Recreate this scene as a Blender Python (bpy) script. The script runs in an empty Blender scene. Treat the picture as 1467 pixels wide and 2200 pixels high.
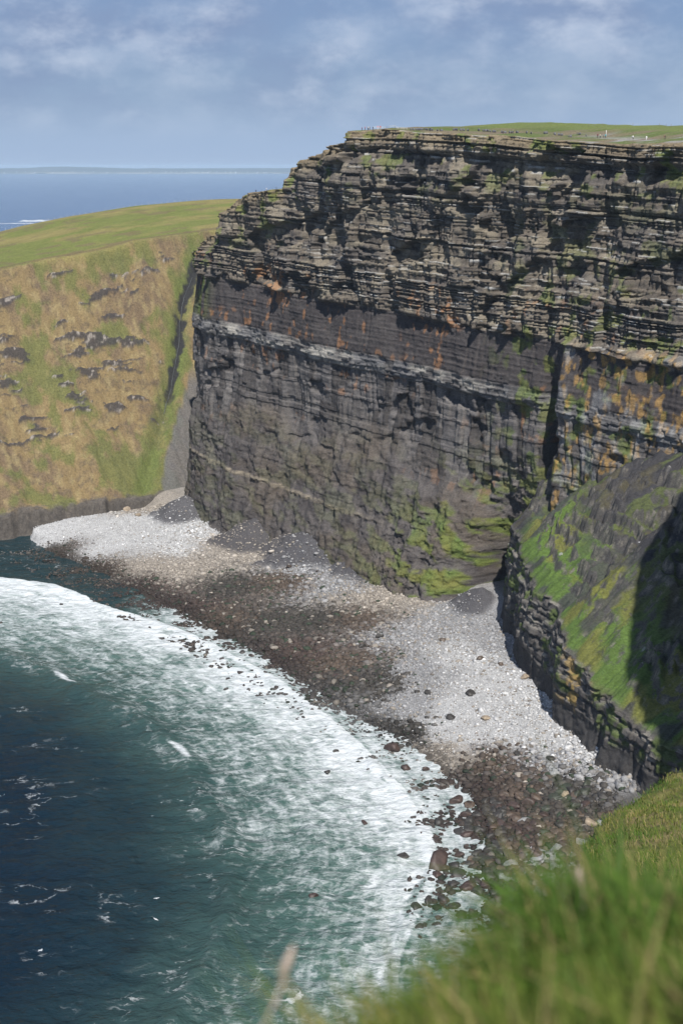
import bpy, math, random
import numpy as np
from mathutils import Vector

# ------------------------------------------------------------------ camera, sky, sun, exposure
SC = bpy.context.scene
COL = SC.collection
CAMZ = 201.7
PITCH = math.radians(15.1)
FPX, CX, CY = 2750.0, 733.5, 1100.0
cam_d = bpy.data.cameras.new('camera')
cam = bpy.data.objects.new('camera', cam_d)
COL.objects.link(cam)
cam.location = (0, 0, CAMZ)
cam.rotation_euler = (math.pi / 2 - PITCH, 0, 0)
cam_d.sensor_fit = 'VERTICAL'
cam_d.sensor_height = 36.0
cam_d.lens = 36.0 * FPX / 2200.0
cam_d.clip_start = 0.1
cam_d.clip_end = 120000
cam_d.dof.use_dof = True
cam_d.dof.focus_distance = 560
cam_d.dof.aperture_fstop = 2.2
SC.camera = cam

SUN_AZ = math.radians(170)      # clockwise from +Y
SUN_EL = math.radians(54)
sun_dir = Vector((math.sin(SUN_AZ) * math.cos(SUN_EL), math.cos(SUN_AZ) * math.cos(SUN_EL), math.sin(SUN_EL)))
sd = bpy.data.lights.new('sun', 'SUN')
sd.energy = 5.0
sd.angle = math.radians(0.55)
sd.color = (1.0, 0.96, 0.90)
sun = bpy.data.objects.new('sun', sd)
COL.objects.link(sun)
sun.rotation_euler = (-sun_dir).to_track_quat('-Z', 'Y').to_euler()

W = bpy.data.worlds.new('World')
SC.world = W
W.use_nodes = True
wn, wl = W.node_tree.nodes, W.node_tree.links
wn.clear()
w_out = wn.new('ShaderNodeOutputWorld')
w_bg = wn.new('ShaderNodeBackground')
w_bg.inputs['Strength'].default_value = 0.056
w_sky = wn.new('ShaderNodeTexSky')
w_sky.sky_type = 'NISHITA'
w_sky.sun_disc = False
w_sky.sun_elevation = SUN_EL
w_sky.sun_rotation = SUN_AZ
w_sky.altitude = 200
w_sky.air_density = 1.0
w_sky.dust_density = 0.0
w_sky.ozone_density = 3.0
w_tc = wn.new('ShaderNodeTexCoord')
w_map = wn.new('ShaderNodeMapping')
w_map.inputs['Scale'].default_value = (1.0, 1.0, 1.9)
w_map.inputs['Rotation'].default_value = (0, 0.12, 0)
wl.new(w_tc.outputs['Generated'], w_map.inputs['Vector'])
def wnoise(scale, detail, rough, lo, hi):
    n = wn.new('ShaderNodeTexNoise')
    n.inputs['Scale'].default_value = scale
    n.inputs['Detail'].default_value = detail
    n.inputs['Roughness'].default_value = rough
    wl.new(w_map.outputs[0], n.inputs['Vector'])
    r = wn.new('ShaderNodeMapRange')
    r.interpolation_type = 'SMOOTHSTEP'
    r.inputs['From Min'].default_value = lo
    r.inputs['From Max'].default_value = hi
    wl.new(n.outputs['Fac'], r.inputs['Value'])
    return r.outputs[0]
c_big = wnoise(6.0, 8, 0.58, 0.40, 0.62)
c_fine = wnoise(13.0, 8, 0.6, 0.40, 0.70)
w_sep = wn.new('ShaderNodeSeparateXYZ')
wl.new(w_tc.outputs['Generated'], w_sep.inputs[0])
w_el = wn.new('ShaderNodeMapRange')
w_el.interpolation_type = 'SMOOTHSTEP'
w_el.inputs['From Min'].default_value = 0.01
w_el.inputs['From Max'].default_value = 0.075
wl.new(w_sep.outputs['Z'], w_el.inputs['Value'])
def wmix(f, a, b):
    m = wn.new('ShaderNodeMix'); m.data_type = 'RGBA'
    for k, v in (('Factor', f), ('A', a), ('B', b)):
        if isinstance(v, tuple): m.inputs[k].default_value = (*v, 1)
        elif isinstance(v, float): m.inputs[k].default_value = v
        else: wl.new(v, m.inputs[k])
    return m.outputs['Result']
def wmath(op, a, b):
    m = wn.new('ShaderNodeMath'); m.operation = op
    for i, v in enumerate((a, b)):
        if isinstance(v, float): m.inputs[i].default_value = v
        else: wl.new(v, m.inputs[i])
    return m.outputs[0]
# clear air low over the sea, a broken grey-lavender cloud sheet above it
low_air = wmix(0.88, w_sky.outputs[0], (4.6, 6.5, 9.9))
high_air = wmix(0.60, w_sky.outputs[0], (2.7, 4.2, 8.0))
air = wmix(w_el.outputs[0], low_air, high_air)
cloud_col = wmix(c_fine, (3.5, 4.7, 7.3), (8.4, 9.4, 11.4))
cover = wmath('MULTIPLY', wmath('ADD', wmath('MULTIPLY', c_big, 0.62), 0.25), w_el.outputs[0])
wl.new(wmix(cover, air, cloud_col), w_bg.inputs['Color'])
wl.new(w_bg.outputs[0], w_out.inputs[0])

SC.view_settings.view_transform = 'Standard'
SC.view_settings.look = 'None'
SC.view_settings.gamma = 1.0
SC.view_settings.exposure = 0.34
SC.render.engine = 'CYCLES'
SC.cycles.use_denoising = True
SC.cycles.max_bounces = 3
SC.cycles.diffuse_bounces = 1
SC.cycles.volume_bounces = 0

# ------------------------------------------------------------------ helpers
rng = np.random.default_rng(11)
random.seed(5)
CP, SP = math.cos(PITCH), math.sin(PITCH)

def ray(px, py):
    """direction (numpy, unnormalised, y forward) seen at a photograph pixel"""
    a = (np.asarray(px, float) - CX) / FPX
    b = (CY - np.asarray(py, float)) / FPX
    return np.stack([a, CP + b * SP, -SP + b * CP], -1)
def at_z(px, py, z):
    r = ray(px, py)
    t = (z - CAMZ) / r[..., 2]
    return np.stack([r[..., 0] * t, r[..., 1] * t, np.broadcast_to(z, t.shape) * 1.0], -1)
def at_y(px, py, y):
    r = ray(px, py)
    t = y / r[..., 1]
    return np.stack([r[..., 0] * t, r[..., 1] * t, CAMZ + r[..., 2] * t], -1)
def project(P):
    x, y, z = P[..., 0], P[..., 1], P[..., 2] - CAMZ
    d = y * CP - z * SP
    return np.stack([CX + FPX * x / d, CY - FPX * (y * SP + z * CP) / d], -1)

def h01(*k):
    v = np.zeros(np.broadcast(*k).shape, np.uint32) + np.uint32(374761393)
    for i, a in enumerate(k):
        a = np.asarray(a).astype(np.int64).astype(np.uint32)
        v = (v ^ (a * np.uint32(2246822519))) * np.uint32(3266489917)
        v ^= v >> np.uint32(15)
        v *= np.uint32(668265263)
        v ^= v >> np.uint32(13)
    return v.astype(np.float64) / 4294967295.0
def vn2(x, y, seed=0):
    xi, yi = np.floor(x), np.floor(y)
    fx, fy = x - xi, y - yi
    fx = fx * fx * fx * (fx * (fx * 6 - 15) + 10); fy = fy * fy * fy * (fy * (fy * 6 - 15) + 10)
    a = h01(xi, yi, seed); b = h01(xi + 1, yi, seed); c = h01(xi, yi + 1, seed); d = h01(xi + 1, yi + 1, seed)
    return (a + (b - a) * fx) * (1 - fy) + (c + (d - c) * fx) * fy
def fbm(x, y, seed=0, oct=4, gain=0.5):
    x = np.asarray(x, float); y = np.asarray(y, float)
    s, amp, tot = 0, 1.0, 0
    for o in range(oct):
        s = s + amp * vn2(x * 2 ** o + 17.3 * o, y * 2 ** o - 9.1 * o, seed + o * 31)
        tot += amp; amp *= gain
    return s / tot
def fbs(x, y, seed=0, oct=4, gain=0.5):
    return fbm(x, y, seed, oct, gain) * 2 - 1
def sst(a, b, x):
    t = np.clip((x - a) / (b - a), 0, 1)
    return t * t * (3 - 2 * t)
def lerp(a, b, t): return a + (b - a) * t
def mixc(c, col, t):
    return c + (np.asarray(col) - c) * np.asarray(t)[..., None]

def seg_dist(x, y, pts):
    """signed distance to an open polyline (positive on the left of its direction) and the arc position of the foot"""
    best = np.full(x.shape, 1e9); sgn = np.ones(x.shape); arc = np.zeros(x.shape); L = 0
    for (ax, ay), (bx, by) in zip(pts[:-1], pts[1:]):
        dx, dy = bx - ax, by - ay
        l = math.hypot(dx, dy)
        t = np.clip(((x - ax) * dx + (y - ay) * dy) / (l * l), 0, 1)
        ex, ey = x - ax - t * dx, y - ay - t * dy
        d = np.hypot(ex, ey)
        m = d < best - 1e-9
        best = np.where(m, d, best)
        sgn = np.where(m, np.sign(dx * ey - dy * ex), sgn)
        arc = np.where(m, L + t * l, arc)
        L += l
    return best * sgn, arc

def mesh_np(name, V, F, mats, parent=None, smooth=False, attrs=None, mat_idx=None, link=True):
    V = np.asarray(V, np.float32).reshape(-1, 3); F = np.asarray(F, np.int32)
    me = bpy.data.meshes.new(name)
    me.vertices.add(len(V)); me.vertices.foreach_set('co', V.ravel())
    k = F.shape[1]
    me.loops.add(F.size); me.loops.foreach_set('vertex_index', F.ravel())
    me.polygons.add(len(F)); me.polygons.foreach_set('loop_start', np.arange(0, F.size, k, dtype=np.int32))
    if smooth: me.polygons.foreach_set('use_smooth', np.ones(len(F), bool))
    for m in (mats if isinstance(mats, (list, tuple)) else [mats]): me.materials.append(m)
    if mat_idx is not None: me.polygons.foreach_set('material_index', np.asarray(mat_idx, np.int32))
    me.update(calc_edges=True)
    for nm, a in (attrs or {}).items():
        a = np.asarray(a, np.float32)
        if a.size == len(V):
            at = me.attributes.new(nm, 'FLOAT', 'POINT'); at.data.foreach_set('value', a.ravel())
        else:
            c4 = np.ones((len(V), 4), np.float32); c4[:, :3] = np.clip(a.reshape(-1, 3), 0, 1)
            at = me.attributes.new(nm, 'FLOAT_COLOR', 'POINT'); at.data.foreach_set('color', c4.ravel())
    o = bpy.data.objects.new(name, me)
    if link: COL.objects.link(o)
    o.parent = parent
    return o
def grid_faces(nr, nc):
    i = np.arange(nr - 1)[:, None] * nc + np.arange(nc - 1)[None]
    return np.stack([i, i + 1, i + nc + 1, i + nc], -1).reshape(-1, 4)
def grid_obj(name, P, mat, flip=False, **kw):
    nr, nc = P.shape[:2]
    F = grid_faces(nr, nc)
    if flip: F = F[:, ::-1]
    return mesh_np(name, P.reshape(-1, 3), F, mat, **kw)
def tag(o, label=None, cat=None, group=None, kind=None):
    if label: o['label'] = label
    if cat: o['category'] = cat
    if group: o['group'] = group
    if kind: o['kind'] = kind
    return o
def empty(name, loc):
    o = bpy.data.objects.new(name, None); COL.objects.link(o); o.location = loc
    return o

# ------------------------------------------------------------------ materials
def new_mat(name):
    m = bpy.data.materials.new(name); m.use_nodes = True
    nt = m.node_tree; nt.nodes.clear()
    out = nt.nodes.new('ShaderNodeOutputMaterial'); b = nt.nodes.new('ShaderNodeBsdfPrincipled')
    nt.links.new(b.outputs[0], out.inputs[0])
    return m, nt, b
def N(nt, typ, **kw):
    n = nt.nodes.new(typ)
    for k, v in kw.items():
        if k in n.inputs: 
            if hasattr(v, 'is_output'): nt.links.new(v, n.inputs[k])
            else: n.inputs[k].default_value = v
        else: setattr(n, k, v)
    return n
def nmath(nt, op, *a):
    n = nt.nodes.new('ShaderNodeMath'); n.operation = op
    for i, v in enumerate(a):
        if hasattr(v, 'is_output'): nt.links.new(v, n.inputs[i])
        else: n.inputs[i].default_value = v
    return n.outputs[0]
def nrange(nt, v, a, b, c=0.0, d=1.0, smooth=True):
    n = nt.nodes.new('ShaderNodeMapRange')
    if smooth: n.interpolation_type = 'SMOOTHSTEP'
    nt.links.new(v, n.inputs['Value'])
    for k, x in (('From Min', a), ('From Max', b), ('To Min', c), ('To Max', d)):
        if hasattr(x, 'is_output'): nt.links.new(x, n.inputs[k])
        else: n.inputs[k].default_value = x
    return n.outputs[0]
def nmix(nt, f, a, b, blend='MIX'):
    n = nt.nodes.new('ShaderNodeMix'); n.data_type = 'RGBA'; n.blend_type = blend
    for k, x in (('Factor', f), ('A', a), ('B', b)):
        if hasattr(x, 'is_output'): nt.links.new(x, n.inputs[k])
        elif k == 'Factor': n.inputs[k].default_value = x
        else: n.inputs[k].default_value = (*x, 1)
    return n.outputs['Result']
def noise(nt, vec, scale, detail=4, rough=0.55, out='Fac'):
    n = N(nt, 'ShaderNodeTexNoise', Scale=scale, Detail=detail, Roughness=rough)
    nt.links.new(vec, n.inputs['Vector'])
    return n.outputs[out]

def attr_mat(name, rough=0.9, fine=1.2, amount=0.5, bump=0.3, bscale=1.5, stretch=(1, 1, 1), spec=0.2):
    """vertex-painted base colour, broken up by fine procedural grain and relief"""
    m, nt, b = new_mat(name)
    a = N(nt, 'ShaderNodeAttribute', attribute_name='col')
    tc = N(nt, 'ShaderNodeTexCoord')
    mp = N(nt, 'ShaderNodeMapping'); mp.inputs['Scale'].default_value = stretch
    nt.links.new(tc.outputs['Object'], mp.inputs[0])
    n1 = noise(nt, mp.outputs[0], fine, 6, 0.65)
    f = nrange(nt, n1, 0.28, 0.72, 1 - amount, 1 + amount, False)
    c = N(nt, 'ShaderNodeVectorMath', operation='SCALE')
    nt.links.new(a.outputs['Color'], c.inputs[0]); nt.links.new(f, c.inputs['Scale'])
    nt.links.new(c.outputs[0], b.inputs['Base Color'])
    b.inputs['Roughness'].default_value = rough
    b.inputs['Specular IOR Level'].default_value = spec
    n2 = noise(nt, mp.outputs[0], bscale, 8, 0.7)
    bp = N(nt, 'ShaderNodeBump', Strength=bump, Distance=0.6)
    nt.links.new(n2, bp.inputs['Height']); nt.links.new(bp.outputs[0], b.inputs['Normal'])
    return m
def plain_mat(name, c, rough=0.8, var=0.25, scale=8.0):
    m, nt, b = new_mat(name)
    tc = N(nt, 'ShaderNodeTexCoord')
    n = noise(nt, tc.outputs['Object'], scale, 4)
    f = nrange(nt, n, 0.3, 0.7, 1 - var, 1 + var, False)
    v = N(nt, 'ShaderNodeVectorMath', operation='SCALE'); v.inputs[0].default_value = c
    nt.links.new(f, v.inputs['Scale']); nt.links.new(v.outputs[0], b.inputs['Base Color'])
    b.inputs['Roughness'].default_value = rough
    return m
M_ROCK = attr_mat('cliff_rock', 0.92, 1.1, 0.45, 0.55, 1.6, (1, 1, 2.2))
M_TURF = attr_mat('hill_turf', 0.95, 0.9, 0.40, 0.5, 1.3)
M_BEACH = attr_mat('beach_shingle', 0.9, 1.6, 0.5, 0.6, 1.8)
M_STONE = attr_mat('beach_stone', 0.75, 1.5, 0.35, 0.35, 2.5, spec=0.35)

# ------------------------------------------------------------------ plan of the place
def polyline(pts, du, smooth=9):
    pts = np.array(pts, float)
    seg = np.hypot(*np.diff(pts, axis=0).T); u = np.concatenate([[0], np.cumsum(seg)])
    n = int(u[-1] / du) + 1
    uu = np.linspace(0, u[-1], n)
    xy = np.stack([np.interp(uu, u, pts[:, 0]), np.interp(uu, u, pts[:, 1])], -1)
    k = int(smooth / du) | 1
    pad = np.pad(xy, ((k // 2, k // 2), (0, 0)), mode='reflect', reflect_type='odd')
    ker = np.hanning(k + 2)[1:-1]; ker /= ker.sum()
    xy = np.stack([np.convolve(pad[:, i], ker, 'valid') for i in range(2)], -1)
    t = np.gradient(xy, axis=0); t /= np.linalg.norm(t, axis=1)[:, None]
    nrm = np.stack([t[:, 1], -t[:, 0]], -1)          # towards the bay
    return uu, xy, nrm

def layers(s0, s1, thick):
    """bed boundaries: list of (bottom, top)"""
    r = random.Random(3); out = []; s = s0
    while s < s1:
        t = thick(s, r); out.append((s, s + t)); s += t
    return out
def bed_rows(beds, step):
    S, Lid, Vv = [], [], []
    for i, (a, b) in enumerate(beds):
        n = max(2, int(round((b - a) / step)) + 1)
        for k in range(n):
            v = k / (n - 1)
            S.append(a + 0.04 + (b - a - 0.08) * v); Lid.append(i); Vv.append(v)
    return np.array(S), np.array(Lid), np.array(Vv)

# ------------------------------------------------------------------ the high cliff
CL_PTS = [(-40, 840), (-66, 775), (-84, 738), (-74, 716), (-20, 662), (30, 612), (82, 560), (108, 533), (140, 500), (190, 452), (250, 400)]
DIP = 0.062
DU = 0.5
cu, cxy, cn = polyline(CL_PTS, DU)
def px_of_u(z):
    return project(np.concatenate([cxy, np.full((len(cxy), 1), float(z))], 1))[:, 0]
U0 = cu[np.argmin(cxy[:, 0] + 0.0 * cu)]             # the corner at the far left end
pxu = px_of_u(120.0)
front = cu >= U0
def u_px(px): return np.interp(px, pxu[front], cu[front])
def cliff_top(px, py):
    u = u_px(px); i = np.clip(np.searchsorted(cu, u), 0, len(cu) - 1)
    return u, at_y(px, py, cxy[i, 1])[2]
tops = [cliff_top(a, b) for a, b in ((445, 505), (470, 455), (498, 432), (520, 416), (594, 408), (599, 362), (640, 338), (700, 316), (738, 306), (742, 281), (800, 277),
        (870, 283), (960, 287), (1060, 292), (1150, 302), (1250, 308), (1350, 309), (1467, 309), (1560, 309))]
TU = np.array([t[0] for t in tops]); TZ = np.array([t[1] for t in tops])
TU = np.concatenate([[0, U0 - 40, U0 - 6], TU]); TZ = np.concatenate([[166, 166, 158], TZ])
def ztop(u): return np.interp(u, TU, TZ)
LIN = 230.0
def plateau(u, e):
    """surface behind the cliff edge: e = metres inland"""
    rise = np.interp(u, [U0, u_px(600), u_px(740), u_px(1060), u_px(1250), u_px(1467)], [0.02, 0.05, 0.045, 0.055, 0.085, 0.115])
    return ztop(u) + rise * np.minimum(e, 130) - 0.10 * np.maximum(e - 130, 0)

def thick(s, r):
    if s > 145: return min(5.0, max(0.5, r.lognormvariate(0.2 if math.sin(s / 5.3) > 0.1 else -0.4, 0.55)))
    if s > 122: return r.uniform(0.7, 1.4)
    if s > 114: return r.uniform(0.9, 2.4)
    if s > 80: return r.uniform(1.5, 4.0)
    if 42.8 < s < 45: return 2.0
    return r.uniform(0.8, 1.8)
beds = layers(-6.0, 236.0, thick)
S, LID, VV = bed_rows(beds, 0.62)
nb = len(beds)
r_ = np.random.default_rng(4)
bed_s = np.array([(a + b) / 2 for a, b in beds]); bed_t = np.array([b - a for a, b in beds])
bedp = np.where(bed_s > 145, r_.normal(0, 0.36, nb) + (bed_t < 0.8) * 0.15, np.where(bed_s > 122, r_.normal(0, 0.03, nb), np.where(bed_s > 114, r_.normal(0.5, 0.35, nb), np.where(bed_s > 80, r_.normal(0, 0.10, nb), r_.normal(0, 0.02, nb)))))
bedw = r_.uniform(2.2, 8.5, nb); bedo = r_.uniform(0, 50, nb)
bedtone = r_.uniform(0, 1, nb)

Ug = np.broadcast_to(cu[None], (len(S), len(cu))); Sg = np.broadcast_to(S[:, None], Ug.shape)
Ur = Ug - U0                                           # distance along the face from its left corner
Zs = Sg - DIP * Ur + 1.6 * fbs(Ur / 45, Sg / 60, 2, 3)
Lg = np.broadcast_to(LID[:, None], Ug.shape)
wA, wB, wC = [sst(*k, Sg) for k in ((143.5, 145.5), (121, 123), (113, 115))]
wD = sst(66, 96, Sg + 22 * fbs(Ug / 30, Sg / 40, 7, 3))
mA = wA; mB = wB - wA; mC = wC - wB; mD = wD - wC; mE = 1 - wD
PXg = np.broadcast_to(np.interp(cu, cu, pxu)[None], Ug.shape)

# setbacks, undercut and batter of the face
off = -0.07 * np.maximum(Sg - 145, 0) * mA
off += mB * lerp(0.6, -2.6, np.clip((Sg - 122) / 23, 0, 1)) + mC * (0.1 + 1.3 * sst(0.35, 0.65, fbm(Ug / 9, Sg / 30, 8, 3))) * lerp(1.0, 0.3, sst(150, 260, Ur)) + mD * lerp(1.2, -0.4, np.clip((Sg - 80) / 34, 0, 1))
off += mE * (1.2 + 0.27 * np.maximum(80 - Zs, 0) * (1 - 0.8 * sst(u_px(1000), u_px(1110), Ug)) * lerp(0.45, 1.0, sst(U0 + 4, U0 + 70, Ug)))
# buttresses and bays
mac = fbs(Ug / 34, Sg / 70, 5, 3)
mac2 = fbs(Ug / 13, Sg / 26, 9, 3)
ter = np.round(mac2 * 5) / 5
off += mA * (6.5 * mac + 4.4 * lerp(mac2, ter, 0.85)) + (mB + mC) * (3.5 * mac + 1.3 * mac2) + mD * (2.6 * mac + 1.8 * lerp(mac2, ter, 0.7)) + mE * (1.6 * mac + 0.9 * mac2)
# beds and joint-bounded blocks
Uw = Ug + 2.2 * fbs(Ug / 9, Sg / 40, 21, 2)
p = bedp[Lg]
pv = p * (0.15 + 1.9 * fbm(Ug / 16, Sg / 9, 33, 3) ** 1.5 * 1.4)
off += pv
cell = np.floor((Uw + bedo[Lg]) / bedw[Lg]); fr = (Uw + bedo[Lg]) / bedw[Lg] - cell
bl = h01(cell, Lg, 3) - 0.5
edge = np.minimum(fr, 1 - fr) * bedw[Lg]
off += mA * (0.6 * bl - 0.35 * (edge < 0.35)) + mC * (1.0 * bl - 0.5 * (edge < 0.35))
# deep missing blocks leave shadowed slots under the thick beds
miss = (h01(cell, Lg, 8) < 0.13) & (bed_t[Lg] > 1.0)
off -= mA * miss * 1.2
# columns of the jointed beds
Uc = Ug + 5.5 * fbs(Ug / 14, Sg / 45, 41, 3)
def columns(w, hgt, seed):
    cc = np.floor(Uc / w); cf = Uc / w - cc; lg = np.floor(Sg / hgt + 0.9 * h01(cc, seed))
    return cc, lg, np.minimum(cf, 1 - cf) * w, h01(cc, lg, seed + 1) - 0.5
cc, lg, cedge, cb = columns(4.3, 24.0, 77)
c2_, l2_, ce2, cb2 = columns(1.7, 13.0, 87)
groove = (cedge < 0.45) & (h01(cc, lg, 88) > 0.45)
c3_, l3_, ce3, cb3 = columns(12.0, 26.0, 97)
off += mA * (3.8 * cb3 + 1.4 * cb + 0.6 * cb2 - 1.0 * groove)
off += mD * (1.8 * cb + 0.6 * cb2 - 0.7 * groove) + mB * (0.7 * cb + 0.3 * cb2 - 0.3 * groove) + mE * sst(60, 95, Zs) * (0.5 * cb + 0.3 * cb2)
flute = fbs(Ug / 2.6, Zs / 22, 43, 4)
apron = np.exp(-((PXg - 960) / 110) ** 2)
off += mE * apron * 9.0 * sst(52, 4, Zs) ** 1.4 + mE * 0.75 * flute + mB * 0.35 * flute
off += mE * 0.9 * fbs((Ug + 0.8 * Zs) / 7, (Zs - 0.5 * Ug) / 20, 44, 4)
# fallen slabs: scars
sc_ = sst(0.62, 0.70, fbm(Ug / 15, Sg / 11, 61, 3))
sc2 = sst(0.56, 0.62, fbm(Ug / 26, (Sg - 0.35 * Ug) / 15, 62, 4))
off -= sc_ * (mD * 2.4 + mA * 1.6 + mE * 0.9) + sc2 * mA * 4.4
off += fbs(Ug / 2.3, Sg / 1.7, 71, 3) * (0.30 * mA + 0.26 * mB + 0.3 * mC + 0.36 * mD + 0.55 * mE)
off += (mE + 0.5 * mB) * (1.1 * fbs(Ug / 6.5, Sg / 8, 75, 4, 0.6) + 0.35 * np.abs(fbs(Ug / 1.6, Sg / 1.1, 76, 3)))
off += mA * 0.07 * (VV[:, None] - 0.5) * bed_t[Lg]
off += mE * sst(0.3, 0.8, fbm(Ug / 5, Zs / 30, 73, 3)) * 1.6
off += 0.9 * fbm(Ug / 5, Sg, 74, 2) * ((Sg > 43.2) & (Sg < 44.9))              # the thin pale limestone rib low on the face
# the deep cleft and the pillar to its right
uc = u_px(1187)
cl_ = np.exp(-((Ur + U0 - uc) / 3.4) ** 2) * sst(122, 104, Zs) * sst(30, 55, Zs)
pil = sst(uc + 3, uc + 9, Ug) * sst(131, 127, Zs)
off += -7.5 * cl_ + pil * (6.5 + 2.0 * fbs(Ug / 9, Zs / 40, 81, 2)) * (0.75 + 0.25 * sst(125, 60, Zs))
# the cleft at the foot where the low buttress begins
uf = u_px(1088)
off += -10 * np.exp(-((Ug - uf) / 4.0) ** 2) * sst(48, 20, Zs)
off -= 11 * sst(u_px(1035), u_px(1110), Ug) * sst(78, 24, Zs)      # room for the grass spur
dtop = ztop(Ug) - Zs
off += mA * (1.6 * sst(9, 7.4, dtop) - 2.0 * sst(8, 9.5, dtop) * sst(17, 13, dtop)) * sst(u_px(600), u_px(760), Ug)   # massive cap bed over a recess
low_r = np.clip(apron * sst(60, 30, Zs) + sst(u_px(1020), u_px(1090), Ug) * sst(85, 50, Zs), 0, 1)
off += low_r * (2.2 * fbs(Ug / 9, Zs / 6, 77, 5, 0.6) + 1.3 * np.round(2.2 * fbs(Ug / 5, (Zs + 0.3 * Ug) / 3.5, 78, 4)) / 2.2 + 0.8 * np.abs(fbs(Ug / 1.8, Zs / 1.4, 79, 3)))
# the far end rounds off
off *= lerp(0.55, 1.0, sst(U0 - 25, U0 + 10, Ug))
zt = ztop(Ug) + 0.5 * fbs(Ug / 4, Ug * 0, 91, 3)
exc = Zs - zt
top_s = (zt + DIP * Ur)
emax = np.maximum(S[-1] - top_s, 1.0)
over = exc > 0
fin = np.clip(exc / emax, 0, 1)
inl = LIN * fin ** 1.7
# on the plateau the edge keeps the shape of the bed it cuts
k_top = np.clip((~over).sum(0) - 1, 0, len(S) - 1)
off_edge = np.take_along_axis(off, k_top[None], 0)
off = np.where(over, off_edge, off)
z = np.where(over, plateau(Ug, inl) + (zt - ztop(Ug)) + 0.5 * fbs(Ug / 9, inl / 9, 95, 3) * sst(0, 6, inl) + 1.6 * fbs(Ug / 40, inl / 30, 96, 3) * sst(8, 40, inl), Zs)
dist = off - inl
P = np.empty(Ug.shape + (3,))
P[..., 0] = cxy[None, :, 0] + cn[None, :, 0] * dist
P[..., 1] = cxy[None, :, 1] + cn[None, :, 1] * dist
P[..., 2] = z
# colours of the beds
tone = bedtone[Lg]
bt = h01(cell, Lg, 5)
c = np.empty(P.shape); c[:] = (0.165, 0.150, 0.134)
vt = 0.45 * tone + 0.3 * bt + 0.35 * h01(cc, lg, 15)
c = mixc(c, (0.34, 0.315, 0.275), sst(0.6, 0.95, vt) * 0.85)
c = mixc(c, (0.085, 0.08, 0.08), sst(0.52, 0.2, vt) * 0.75)
c = mixc(c, (0.11, 0.108, 0.115), sst(0.48, 0.62, fbm(Ug / 20, Sg / 9, 100, 4)) * 0.6)
c = mixc(c, (0.33, 0.305, 0.25), sst(0.58, 0.70, fbm(Ug / 12, Sg / 6, 101, 4)) * mA * 0.55)
c = mixc(c, (0.27, 0.225, 0.15), sst(10, 0, zt - Zs) * 0.7)
cB = np.empty(P.shape); cB[:] = (0.105, 0.10, 0.102); cB = mixc(cB, (0.065, 0.06, 0.065), fbm(Ug / 8, Sg / 5, 103, 4))
cC = np.empty(P.shape); cC[:] = (0.42, 0.40, 0.36); cC = mixc(cC, (0.15, 0.14, 0.135), sst(0.3, 0.7, fbm(Ug / 6, Sg / 3, 105, 4))); cC = mixc(cC, (0.14, 0.136, 0.14), sst(190, 300, Ur + 40 * fbm(Ug / 20, Sg / 9, 106, 2)) * 0.8)
cD = np.empty(P.shape); cD[:] = (0.17, 0.168, 0.175); cD = mixc(cD, (0.225, 0.22, 0.22), sst(0.5, 0.75, h01(cc, lg, 6) * 0.5 + 0.5 * fbm(Ug / 6, Sg / 8, 107, 3))); cD = mixc(cD, (0.10, 0.097, 0.10), sst(0.45, 0.25, h01(cc, lg, 9)))
cE = np.empty(P.shape); cE[:] = (0.150, 0.143, 0.146); cE = mixc(cE, (0.095, 0.09, 0.094), sst(0.4, 0.7, fbm(Ug / 10, Sg / 5, 109, 4))); cE = mixc(cE, (0.21, 0.20, 0.19), sst(0.5, 0.8, fbm(Ug / 3, Sg / 9, 110, 4)) * 0.6); cE = mixc(cE, (0.18, 0.155, 0.125), sst(0.5, 0.7, fbm(Ug / 25, Zs / 18, 112, 4)) * 0.5)
cE = mixc(cE, (0.42, 0.38, 0.30), ((Sg > 42.8) & (Sg < 45.0)) * (0.1 + 0.9 * fbm(Ug / 3, Sg, 111, 3)) * sst(190, 110, Ur))
c *= 0.74 * np.array((1.06, 1.0, 0.91)); cC = cC + (cD - cC) * (0.9 * sst(0.42, 0.62, fbm(Ug / 14, Sg / 5, 108, 4)))[..., None]; wt = np.array((1.05, 0.99, 0.93)); c *= 0.9; cD *= 0.60 * wt; cE *= 0.57 * wt; cB *= 0.70 * wt; cC *= 0.62
c = c * mA[..., None] + cB * mB[..., None] + cC * mC[..., None] + cD * mD[..., None] + cE * mE[..., None]
# rust streaks below the pale beds, mosses and lichens
rust = sst(0.62, 0.70, fbm(Ug / 2.6, Sg / 5, 121, 3)) * sst(0.46, 0.6, fbm(Ug / 30, Sg / 22, 122, 3))
c = mixc(c, (0.34, 0.165, 0.07), rust * (0.5 * mB + 0.35 * mD + 0.5 * mA * sst(172, 150, Sg)) * sst(330, 250, Ur))
ledge = (VV[:, None] > 0.93) | (VV[:, None] < 0.07)
right = sst(150, 270, Ur)
moss = sst(0.50, 0.62, fbm((Ug + Zs) / 9, Zs / 6, 131, 4)) * (0.18 * mE * sst(110, 20, Zs) + right * sst(85, 50, Zs) * 1.0 * sst(150, 215, Ur) + 0.38 * apron * sst(60, 25, Zs))
moss = np.maximum(moss, sst(0.57, 0.66, fbm(Ug / 6, Zs / 7, 132, 4)) * sst(215, 245, Ur) * sst(215, 120, Zs) * 0.75)
moss = np.maximum(moss, sst(0.62, 0.70, fbm(Ug / 7, Zs / 6, 133, 4)) * mA * sst(40, 5, zt - Zs) * 0.8)
moss = np.maximum(moss, sst(0.50, 0.62, fbm(Ug / 8, Zs / 14, 134, 4)) * np.exp(-((Ur - 14) / 9) ** 2) * mB)
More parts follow.
